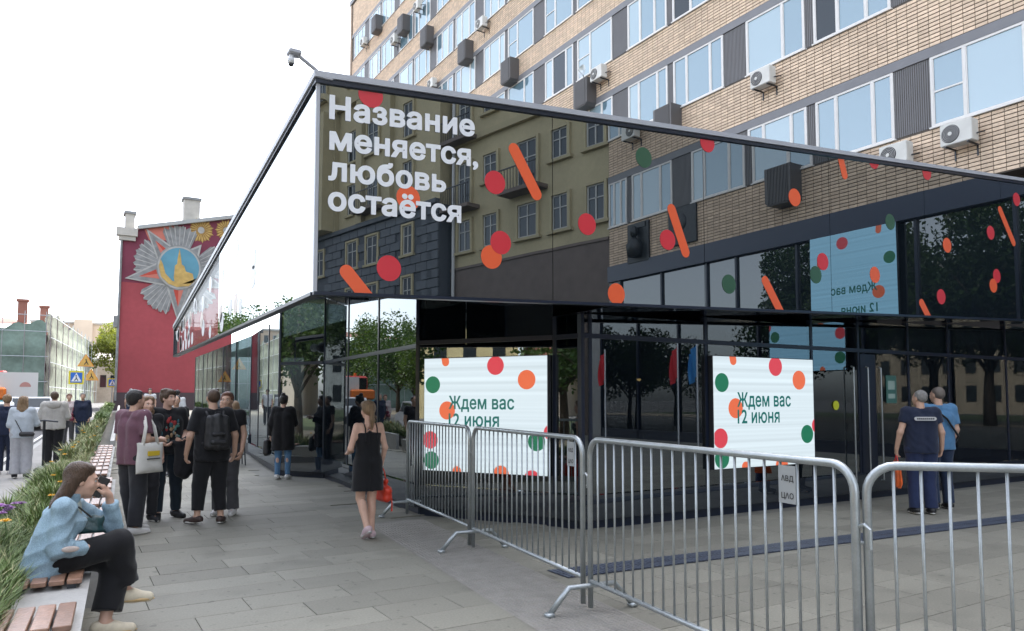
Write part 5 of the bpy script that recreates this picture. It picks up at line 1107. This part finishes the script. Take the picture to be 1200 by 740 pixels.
# seated woman on the phone
SP_ = (-.05, 5.92, 0); SF = (1, 0)
JS = dict(pel=(0,-.02,.54), chest=(0,.055,.80), neck=(0,.105,.945), head=(0,.175,1.065), shR=(.16,.075,.895), elR=(.215,.04,.64), wrR=(.10,.235,.615), haR=(.02,.33,.63), shL=(-.16,.085,.895), elL=(-.15,.385,.70), wrL=(-.085,.345,.935), haL=(-.07,.305,1.02),
          hipR=(.09,.02,.535), knR=(.02,.41,.615), anR=(-.05,.455,.27), toR=(-.06,.60,.205), hipL=(-.09,.02,.53), knL=(-.08,.41,.50), anL=(.06,.335,.085), toL=(.05,.48,.03))
T_, J_ = person('person', 'woman in pale denim jacket sitting on the bench, talking on phone', SP_, SF, 1.75, dict(fem=1, skin=SKF, J=JS, head=(0, -8), hs=.98, palmL=(0,-.5,.2), thumbL=(1,-.2,0), curlL=.75, curlR=.7, palmR=(0,0,-1), thumbR=(-1,0,.3),
    top=dict(m=DEN, name='denim_jacket', loose=.014, sleeve=1.80, cuff=.052, hem=.42, bell=.022, w=.0075, wf=62, collar=.018, k=.018), bottom=dict(m=BLK, loose=-.006, len=.82, knee=.094, hemw=.096, w=.006), shoes=dict(m=CRE, sole=GUM), hair=dict(m=HBR, style='long', len=.33, drop=(.03,-.50,-1), sides=(-1, 1)), hairmat=HBR), h=.0085)
# shirt front showing in the open jacket and torn jacket pocket
(px_, rz_) = at_local(SP_, SF, (0, 0, 0))
obj('shirt_front', MB().ell((0,.150,.86), (.055,.03,.085), 14, 10), cl('sage_shirt', (.36, .40, .36)), T_, True); obj('embroidery', MB().ell((.268,.115,.645), (.012,.055,.020), 10, 6), cl('patch_pale', (.5, .42, .38)), T_, True)
ph = thing('phone', 'black phone held to the seated woman cheek', 'phone', at_local(SP_, SF, (-.045, .285, 1.005))[0], rz_); obj('case', MB().bevbox((-.006,-.036,-.072), (.006,.036,.072), .004), mat('phone_black', (.012,.012,.014), .25), ph); ph.rotation_euler = (R(-28), 0, rz_)
hb = thing('handbag', 'small dark teal handbag held against the seated woman chest', 'bag', at_local(SP_, SF, (.03, .235, .70))[0], rz_); pillow('pouch', .17, .12, .035, mat('leather_teal', (.012, .045, .05), .3, bump=(60,.2)), hb, .9, .003); obj('strap', MB().tube([(.09,.0,.12), (.14,-.12,.24), (.06,-.22,.22)], .006, 6), mat('leather_dark', (.02,.018,.016), .5), hb); obj('clasp', MB().bevbox((-.02,.045,.05), (.02,.052,.08), .003), ALU, hb)

# man with tote bag
PP, PF = (.74, 10.1, 0), (.80, .55)
person('person', 'man in mauve T-shirt and black trousers with a white tote bag', PP, PF, 1.73, dict(J=dict(elR=(.26,-.02,1.15), wrR=(.17,.24,1.13), haR=(.12,.33,1.15), elL=(-.25,.0,1.15), wrL=(-.12,.23,1.08), haL=(-.06,.31,1.08), anR=(.13,-.06,.085), toR=(.16,.10,.03), knR=(.11,.0,.51), anL=(-.07,.10,.085), toL=(-.05,.26,.03)), head=(-5, 4), top=dict(m=PUR, loose=.034, sleeve=.78, hem=.34, w=.006), bottom=dict(m=BLK2, loose=.02, knee=.095, hemw=.085, len=.97), shoes=dict(m=SHW), hair=dict(m=HBL, style='short')))
tb = thing('tote_bag', 'white canvas tote bag with yellow print on the mauve man shoulder', 'bag', *at_local(PP, PF, (.305, -.02, .74))); TB = mat('canvas_white', (.60, .58, .54), .85, noise=(5, .08), bump=(30, .25))
pillow('bag_body', .38, .36, .05, TB, tb, .95, .006)
for s_ in (-.012, .012): obj('strap', MB().tube([(s_,-.10,.33), (-.01+s_,-.055,.55), (-.10+s_,-.02,.735), (-.12+s_,.02,.735), (-.01+s_,.06,.55), (s_,.11,.33)], .013, 6), TB, tb, True)
obj('print', MB().box((.050,-.07,.205), (.062,.09,.262)), mat('print_yellow', (.60,.42,.03), .7), tb); obj('print', MB().box((.052,-.08,.165), (.064,.10,.178)), mat('print_ink', (.05,.05,.05), .7), tb)
# auburn friend behind
person('person', 'fair-haired woman in black mostly hidden behind the mauve T-shirt man', (.95, 10.95, 0), (.3, -1), 1.66, dict(fem=1, skin=SKF, top=dict(m=BLK, loose=.02, sleeve=.5, hem=.2), bottom=dict(m=BLK2, len=.97), shoes=dict(m=SHB), hair=dict(m=HFA, style='long', len=.22), J=dict(elR=(.22,.05,1.14), wrR=(.1,.25,1.1), haR=(.06,.33,1.12))))
# graphic tee man
GP, GF = (1.22, 11.15, 0), (.22, -1)
T_, J_ = person('person', 'young man in black T-shirt with colourful chest print, facing us', GP, GF, 1.75, dict(skin=SKF, head=(28, 6), J=dict(elR=(.26,-.03,1.15), wrR=(.15,.22,1.02), haR=(.07,.29,1.0), elL=(-.26,-.02,1.15), wrL=(-.14,.24,1.06), haL=(-.06,.30,1.05), anL=(-.15,-.02,.085), toL=(-.20,.13,.03), knL=(-.125,.03,.51), anR=(.12,.05,.085), toR=(.16,.2,.03)), palmR=(0,0,1), palmL=(0,0,1), top=dict(m=BLK, loose=.030, sleeve=.8, hem=.24), bottom=dict(m=cl('slate_blue', (.018,.026,.036)), loose=.016, knee=.083, hemw=.066, len=.96), shoes=dict(m=SHB, sole=SHB), hair=dict(m=HBR, style='mop')))
# print on the tee: a patchwork of coloured shapes lying on the cloth
prn = [mat('print_a', (.05,.16,.14), .8), mat('print_b', (.30,.03,.03), .8), mat('print_c', (.18,.20,.18), .8), mat('print_d', (.03,.09,.11), .8), mat('print_e', (.28,.18,.10), .8)]
rr = random.Random(3)
for i in range(26):
    x, z = rr.uniform(-.115, .115), rr.uniform(1.05, 1.36); yv = .145+.006*rr.random()-.28*x*x; obj('shirt_print', MB().ell((x, yv-.012, z), (.012+.020*rr.random(), .012, .014+.024*rr.random()), 8, 5), prn[1] if z > 1.30 and abs(x+.0) < .06 else rr.choice(prn), T_, True)
jk = thing('jacket', 'black jacket carried over the arm of the man with the printed T-shirt', 'jacket', *at_local(GP, GF, (-.13, .27, .55))); sdf_obj('cloth', [('c', (-.10,0,.50), (.12,-.02,.48), .045, .04), ('c', (-.08,.0,.50), (-.06,.02,.14), .08, .10, False, False), ('c', (.05,0,.47), (.03,.01,.10), .07, .085), ('c', (-.02,.03,.4), (-.01,.04,.05), .06, .06)], BLK, jk, .013, .04, .010, 26)
# backpack man seen from behind
BPp, BF = (1.68, 10.36, 0), (-.12, 1)
person('person', 'man in black T-shirt and cropped black trousers seen from behind', BPp, BF, 1.75, dict(fat=1.10, head=(0, 3), J=dict(elR=(.285,-.03,1.14), wrR=(.30,.03,.90), haR=(.285,.07,.82), elL=(-.285,-.03,1.14), wrL=(-.31,.04,.91), haL=(-.30,.08,.83), hipL=(-.09,0,.93), knL=(-.13,.06,.51), anL=(-.17,.0,.10), toL=(-.26,.13,.045), knR=(.10,.02,.50), anR=(.11,-.06,.085), toR=(.19,.08,.03)), top=dict(m=BLK, loose=.034, sleeve=.80, hem=.42, w=.006), bottom=dict(m=BLK, loose=.022, len=.80, knee=.094, hemw=.074), shoes=dict(m=mat('shoe_brown_black', (.05,.03,.025), .6), sole=SOLE), hair=dict(m=HBR, style='crop')))
bk = thing('backpack', 'black backpack on the back of the man in cropped trousers', 'backpack', *at_local(BPp, BF, (0, -.215, .98))); BPM = mat('nylon_black', (.016,.016,.018), .55, noise=(20,.2), bump=(60,.2))
sdf_obj('bag_body', [('c', (-.10,0,.05), (-.09,0,.38), .065, .055), ('c', (.10,0,.05), (.09,0,.38), .065, .055), ('c', (0,-.015,.05), (0,-.01,.40), .075, .06)], BPM, bk, .012, .04, .003); sdf_obj('front_pocket', [('c', (-.07,-.075,.09), (.07,-.075,.09), .035, .035), ('c', (-.06,-.07,.19), (.06,-.07,.19), .03, .03)], BPM, bk, .012, .03)
for s_ in (-1, 1): obj('strap', MB().tube([(s_*.09,.04,.40), (s_*.115,.16,.495), (s_*.13,.31,.44), (s_*.15,.30,.20), (s_*.15,.08,.06)], .018, 8), BPM, bk, True)
obj('haul_loop', MB().tube([(-.04,0,.43), (-.03,0,.47), (.03,0,.47), (.04,0,.43)], .008, 6), BPM, bk)
person('person', 'person in grey trousers and white trainers hidden behind the backpack man', (1.98, 11.05, 0), (-.5, -1), 1.72, dict(top=dict(m=BLK, loose=.02, hem=.2), bottom=dict(m=DGR, loose=.02, hemw=.085), shoes=dict(m=SHW), hair=dict(m=HRD, style='short')))
person('person', 'auburn-haired woman with pale blue skirt eating near the backpack man', (2.55, 14.4, 0), (-1, -.5), 1.66, dict(fem=1, skin=SKF, top=dict(m=GRY, loose=.016, hem=.05, sleeve=.5), bottom=dict(m=LBL, kind='skirt', z=.50, bell=.02, name='skirt'), shoes=dict(m=SHB), hair=dict(m=HRD, style='long', len=.2), J=dict(elR=(.2,.06,1.14), wrR=(.1,.22,1.32), haR=(.05,.20,1.42))))
# seated at the high table
sj = dict(pel=(0,0,.80), chest=(0,.06,1.13), neck=(0,.08,1.30), head=(0,.13,1.45), shR=(.16,.07,1.25), elR=(.2,.15,1.02), wrR=(.12,.36,1.04), haR=(.08,.44,1.06), shL=(-.16,.07,1.25), elL=(-.2,.15,1.02), wrL=(-.12,.36,1.04), haL=(-.08,.44,1.06), hipR=(.09,.03,.78), knR=(.11,.42,.74), anR=(.11,.36,.36), toR=(.12,.50,.31), hipL=(-.09,.03,.78), knL=(-.11,.42,.74), anL=(-.11,.36,.36), toL=(-.12,.50,.31))
def stool(x, y_, label):
    t = thing('bar_stool', label, 'stool', (x, y_, zg(y_)), 0, 'high stools outside the pavilion'); obj('seat', MB().bevbox((-.18,-.18,.66), (.18,.18,.70), .01), STEELD, t)
    for sx in (-1, 1):
        for sy in (-1, 1): obj('leg', MB().tube([(sx*.15,sy*.15,.66), (sx*.19,sy*.19,.0)], .014, 6), STEELD, t)
    obj('footrest', MB().tube([(-.18,-.18,.26), (.18,-.18,.26), (.18,.18,.26), (-.18,.18,.26), (-.18,-.18,.26)], .01, 6), STEELD, t)
person('person', 'fair-haired woman in white top and jeans sitting at the high table', (3.62, 18.95, 0), (-.2, 1), 1.75, dict(fem=1, skin=SKF, J=sj, top=dict(m=WHC, loose=.014, hem=.15, sleeve=.5), bottom=dict(m=JEA, len=.95), shoes=dict(m=SHW), hair=dict(m=HFA, style='long', len=.3)), h=.014); stool(3.62, 18.95, 'black stool under the woman in the white top')
person('person', 'dark-clothed man sitting across the high table from the white top', (3.30, 20.55, 0), (.1, -1), 1.75, dict(J=sj, top=dict(m=BLK, loose=.02, hem=.15, sleeve=.5), bottom=dict(m=BLK2, len=.95), shoes=dict(m=SHB), hair=dict(m=HBL, style='short')), h=.014); stool(3.30, 20.55, 'black stool under the dark-clothed man at the high table')
person('person', 'person in black cap standing beyond the group', (2.05, 17.2, 0), (-.2, -1), 1.70, dict(top=dict(m=BLK, loose=.02, hem=.2), bottom=dict(m=BLK2), shoes=dict(m=SHB), hair=dict(m=HBL, style='crop')), h=.014)
person('person', 'person in white shirt walking near the far dark glass', (3.3, 27.5, zg(27.5)), (.3, 1), 1.76, dict(top=dict(m=WHC, loose=.025, hem=.25, sleeve=1.2), bottom=dict(m=DGR), shoes=dict(m=SHB), hair=dict(m=HBL, style='short')), h=.016)
person('person', 'distant person in pale shirt by the red wall', (3.4, 38, zg(38)), (0, -1), 1.75, dict(top=dict(m=WHC, hem=.25), bottom=dict(m=DGR), shoes=dict(m=SHB), hair=dict(m=HBL, style='short')), h=.022)
person('person', 'distant person in grey by the red wall', (2.75, 40, zg(40)), (0, 1), 1.72, dict(top=dict(m=GRY, hem=.25), bottom=dict(m=DJN), shoes=dict(m=SHB), hair=dict(m=HGR, style='short')), h=.022)
# woman in black coat at the glass
CPp, CF = (3.83, 15.30, 0), (.55, 1)
person('person', 'woman in long black coat and jeans standing at the mirrored glass', CPp, CF, 1.70, dict(fem=1, skin=SKF, top=dict(m=BLK, name='coat', loose=.045, sleeve=1.9, hem=1.05, flare=.09, w=.006), bottom=dict(m=JEA, len=.97, knee=.07, hemw=.052), shoes=dict(m=SHW), hair=dict(m=HBL, style='bun'), J=dict(elL=(-.24,-.04,1.14), wrL=(-.27,.06,.90), haL=(-.27,.08,.82), elR=(.2,.10,1.16), wrR=(.1,.26,1.25), haR=(.06,.33,1.29))))
hb2 = thing('backpack', 'dark backpack hanging from the hand of the woman in black coat', 'backpack', *at_local(CPp, CF, (-.33, .06, .48))); sdf_obj('bag_body', [('c', (0,-.07,.06), (0,-.06,.27), .07, .06), ('c', (0,.07,.06), (0,.06,.27), .07, .06)], BPM, hb2, .014, .05); obj('strap', MB().tube([(0,-.05,.30), (.04,0,.37), (0,.06,.30)], .01, 6), BPM, hb2)
# woman in black dress walking away
WP, WF = (3.05, 8.28, 0), (-.08, 1)
T_, J_ = person('person', 'woman in black strap dress walking away with ponytail', WP, WF, 1.60, dict(fem=1, skin=SKF, J=dict(elR=(.215,-.05,1.15), wrR=(.215,.05,.93), haR=(.21,.09,.85), elL=(-.245,-.02,1.15), wrL=(-.17,.22,1.08), haL=(-.11,.30,1.11), knR=(.08,.05,.50), anR=(.07,.02,.085), toR=(.09,.17,.03), knL=(-.06,.08,.51), anL=(-.055,-.13,.16), toL=(-.05,.0,.05)), head=(4, 0), bottom=dict(m=BLK, kind='dress', z=.615, bell=.015, fl=.075, loose=.008, name='dress', w=.005), shoes=dict(m=SHP, sole=SHW), hair=dict(m=HFA, style='tail')))
for s_ in (-1, 1): obj('dress_strap', MB().tube([v3(s_*.085,-.108,1.24)*.914, v3(s_*.08,-.095,1.40)*.914, v3(s_*.085,-.04,1.478)*.914, v3(s_*.09,.06,1.43)*.914, v3(s_*.09,.12,1.34)*.914], .0065, 6), BLK, T_, True)
rbg = thing('handbag', 'red leather handbag hanging from the walking woman hand', 'bag', *at_local(WP, WF, (.235, .06, .40))); RL = mat('leather_red', (.62, .045, .02), .4, noise=(12,.12), bump=(30,.3))
sdf_obj('bag_body', [('c', (0,-.09,.06), (0,.10,.06), .055, .055), ('c', (0,-.10,.15), (0,.10,.15), .055, .055), ('c', (0,-.06,.25), (0,.06,.25), .03, .03)], RL, rbg, .011, .05, .004, 30); obj('handle', MB().tube([(0,-.06,.26), (-.01,-.03,.37), (-.02,.0,.41), (-.01,.03,.37), (0,.06,.26)], .008, 6), RL, rbg, True); obj('tassel', MB().tube([(.05,-.09,.18), (.06,-.10,.0), (.06,-.10,-.10)], [.006,.008,.012], 6), RL, rbg)
# two older men at the doors
M1, MF = (10.42, 6.0, 0), (.62, .78)
T_, J_ = person('person', 'grey-haired man in navy work vest seen from behind', M1, MF, 1.75, dict(fat=1.1, head=(28, 2), J=dict(elR=(.27,-.02,1.15), wrR=(.29,.04,.92), haR=(.28,.07,.84), elL=(-.29,-.04,1.15), wrL=(-.32,.03,.92), haL=(-.315,.06,.84)), top=dict(m=NVY, name='vest', loose=.036, sleeve=.55, hem=.30), bottom=dict(m=cl('navy_trousers', (.02,.03,.075)), loose=.02, hemw=.085, knee=.09), shoes=dict(m=SHB), hair=dict(m=HGR, style='crop')))
obj('back_patch', MB().prism(capsule(-.12, 1.345, .12, 1.345, .026, 6), -.188, -.176, lambda u, v, h: (u, h+.012-.10*u*u*0, v)), mat('patch_white', (.5,.5,.5), .7), T_)
for k in range(9): obj('patch_letter', MB().box((-.112+k*.026,-.1795,1.333), (-.094+k*.026,-.1765,1.357)), mat('patch_ink', (.05,.05,.06), .7), T_)
cb = thing('carrier_bag', 'orange and red plastic carrier bag held by the man in the vest', 'bag', *at_local(M1, MF, (-.32, .05, .36))); pillow('bag_body', .28, .38, .045, mat('plastic_orange', (.75,.13,.03), .35, noise=(7,.5)), cb, .85, .008, 2); obj('handle', MB().tube([(0,-.05,.38), (0,0,.49), (0,.05,.38)], .008, 6), mat('plastic_red', (.6,.03,.03), .4), cb)
M2 = (11.15, 6.15, 0)
T_, J_ = person('person', 'balding man in blue shirt and jeans behind the man in the vest', M2, (.5, .85), 1.80, dict(fat=1.05, head=(20, 0), top=dict(m=BLU, loose=.032, sleeve=.75, hem=.32), bottom=dict(m=DJN, loose=.015, hemw=.075), shoes=dict(m=SHB), hair=dict(m=mat('hair_grey_brown', (.12,.10,.085), .6), style='crop')))
obj('bag_strap', MB().tube([(-.12,-.06,1.50), (.02,-.185,1.33), (.19,-.165,1.08), (.23,-.02,.98)], .016, 6), BLK, T_, True)
# street side
person('person', 'woman in pale shirt and grey trousers with a small crossbody bag', (-.72, 18.3, 0), (.15, 1), 1.68, dict(fem=1, skin=SKF, top=dict(m=cl('pale_shirt', (.42,.46,.50)), loose=.04, hem=.30, sleeve=1.2), bottom=dict(m=cl('pale_grey_trousers', (.36,.36,.38)), loose=.03, knee=.105, hemw=.10), shoes=dict(m=BLK), hair=dict(m=HFA, style='long', len=.36), J=dict(elR=(.24,.08,1.16), wrR=(.22,.33,1.12), haR=(.20,.42,1.12))), h=.014)
cbg = thing('crossbody_bag', 'small dark crossbody bag on the hip of the woman with the scooter', 'bag', *at_local((-.72, 18.3), (.15, 1), (.12, -.19, .84))); sdf_obj('pouch', [('c', (-.09,0,.06), (.09,0,.06), .05, .05)], BPM, cbg, .014, .03); obj('strap', MB().tube([(-.09,.0,.10), (-.26,.08,.42), (-.28,.16,.56)], .009, 6), BPM, cbg)
person('person', 'person in navy walking ahead of the scooter woman', (-1.05, 19.3, 0), (.05, 1), 1.72, dict(top=dict(m=NVY, loose=.03, hem=.3, sleeve=1.8), bottom=dict(m=NVY, loose=.02, hemw=.085), shoes=dict(m=SHW), hair=dict(m=HFA, style='short')), h=.014)
T_, J_ = person('person', 'man in light grey hooded sweatshirt and black trousers from behind', (-.20, 21.4, 0), (.05, 1), 1.80, dict(fat=1.15, top=dict(m=HOOD, name='hoodie', loose=.055, sleeve=1.75, hem=.28, w=.010, wf=24, collar=.02), bottom=dict(m=BLK, loose=.03, knee=.10, hemw=.09), shoes=dict(m=SHB), hair=dict(m=HBR, style='short'), J=dict(elR=(.27,.02,1.15), wrR=(.2,.22,1.12), haR=(.16,.3,1.14), elL=(-.27,.02,1.15), wrL=(-.2,.22,1.12), haL=(-.16,.3,1.14))), h=.014)
sdf_obj('hood', [('e', (0,-.15,1.48), (.15,.075,.10)), ('e', (.07,-.10,1.52), (.08,.08,.06)), ('e', (-.07,-.10,1.52), (.08,.08,.06))], HOOD, T_, .014, .04, .006)
person('person', 'woman in pinkish cardigan walking beside the navy cardigan woman', (.14, 27.2, zg(27.2)), (0, -1), 1.62, dict(fem=1, top=dict(m=STP, loose=.03, hem=.35, sleeve=1.7), bottom=dict(m=DGR, loose=.02), shoes=dict(m=SHB), hair=dict(m=HRD, style='short')), h=.016)
person('person', 'grey-haired woman in navy cardigan with burgundy bag', (.50, 26.6, zg(26.6)), (-.1, -1), 1.66, dict(fem=1, fat=1.1, top=dict(m=NVY, name='cardigan', loose=.035, hem=.45, sleeve=1.75), bottom=dict(m=DJN, loose=.02), shoes=dict(m=SHB), hair=dict(m=HGR, style='short')), h=.016)
bgb = thing('handbag', 'burgundy handbag on the arm of the navy cardigan woman', 'bag', *at_local((.50, 26.6), (-.1, -1), (.27, .06, .78))); sdf_obj('bag_body', [('c', (0,-.12,.07), (0,.12,.07), .07, .07), ('c', (0,-.1,.2), (0,.1,.2), .05, .05)], mat('leather_burgundy', (.14,.02,.035), .4), bgb, .016, .05); obj('handle', MB().tube([(0,-.1,.22), (-.03,0,.42), (0,.1,.22)], .012, 6), MATS['leather_burgundy'], bgb)
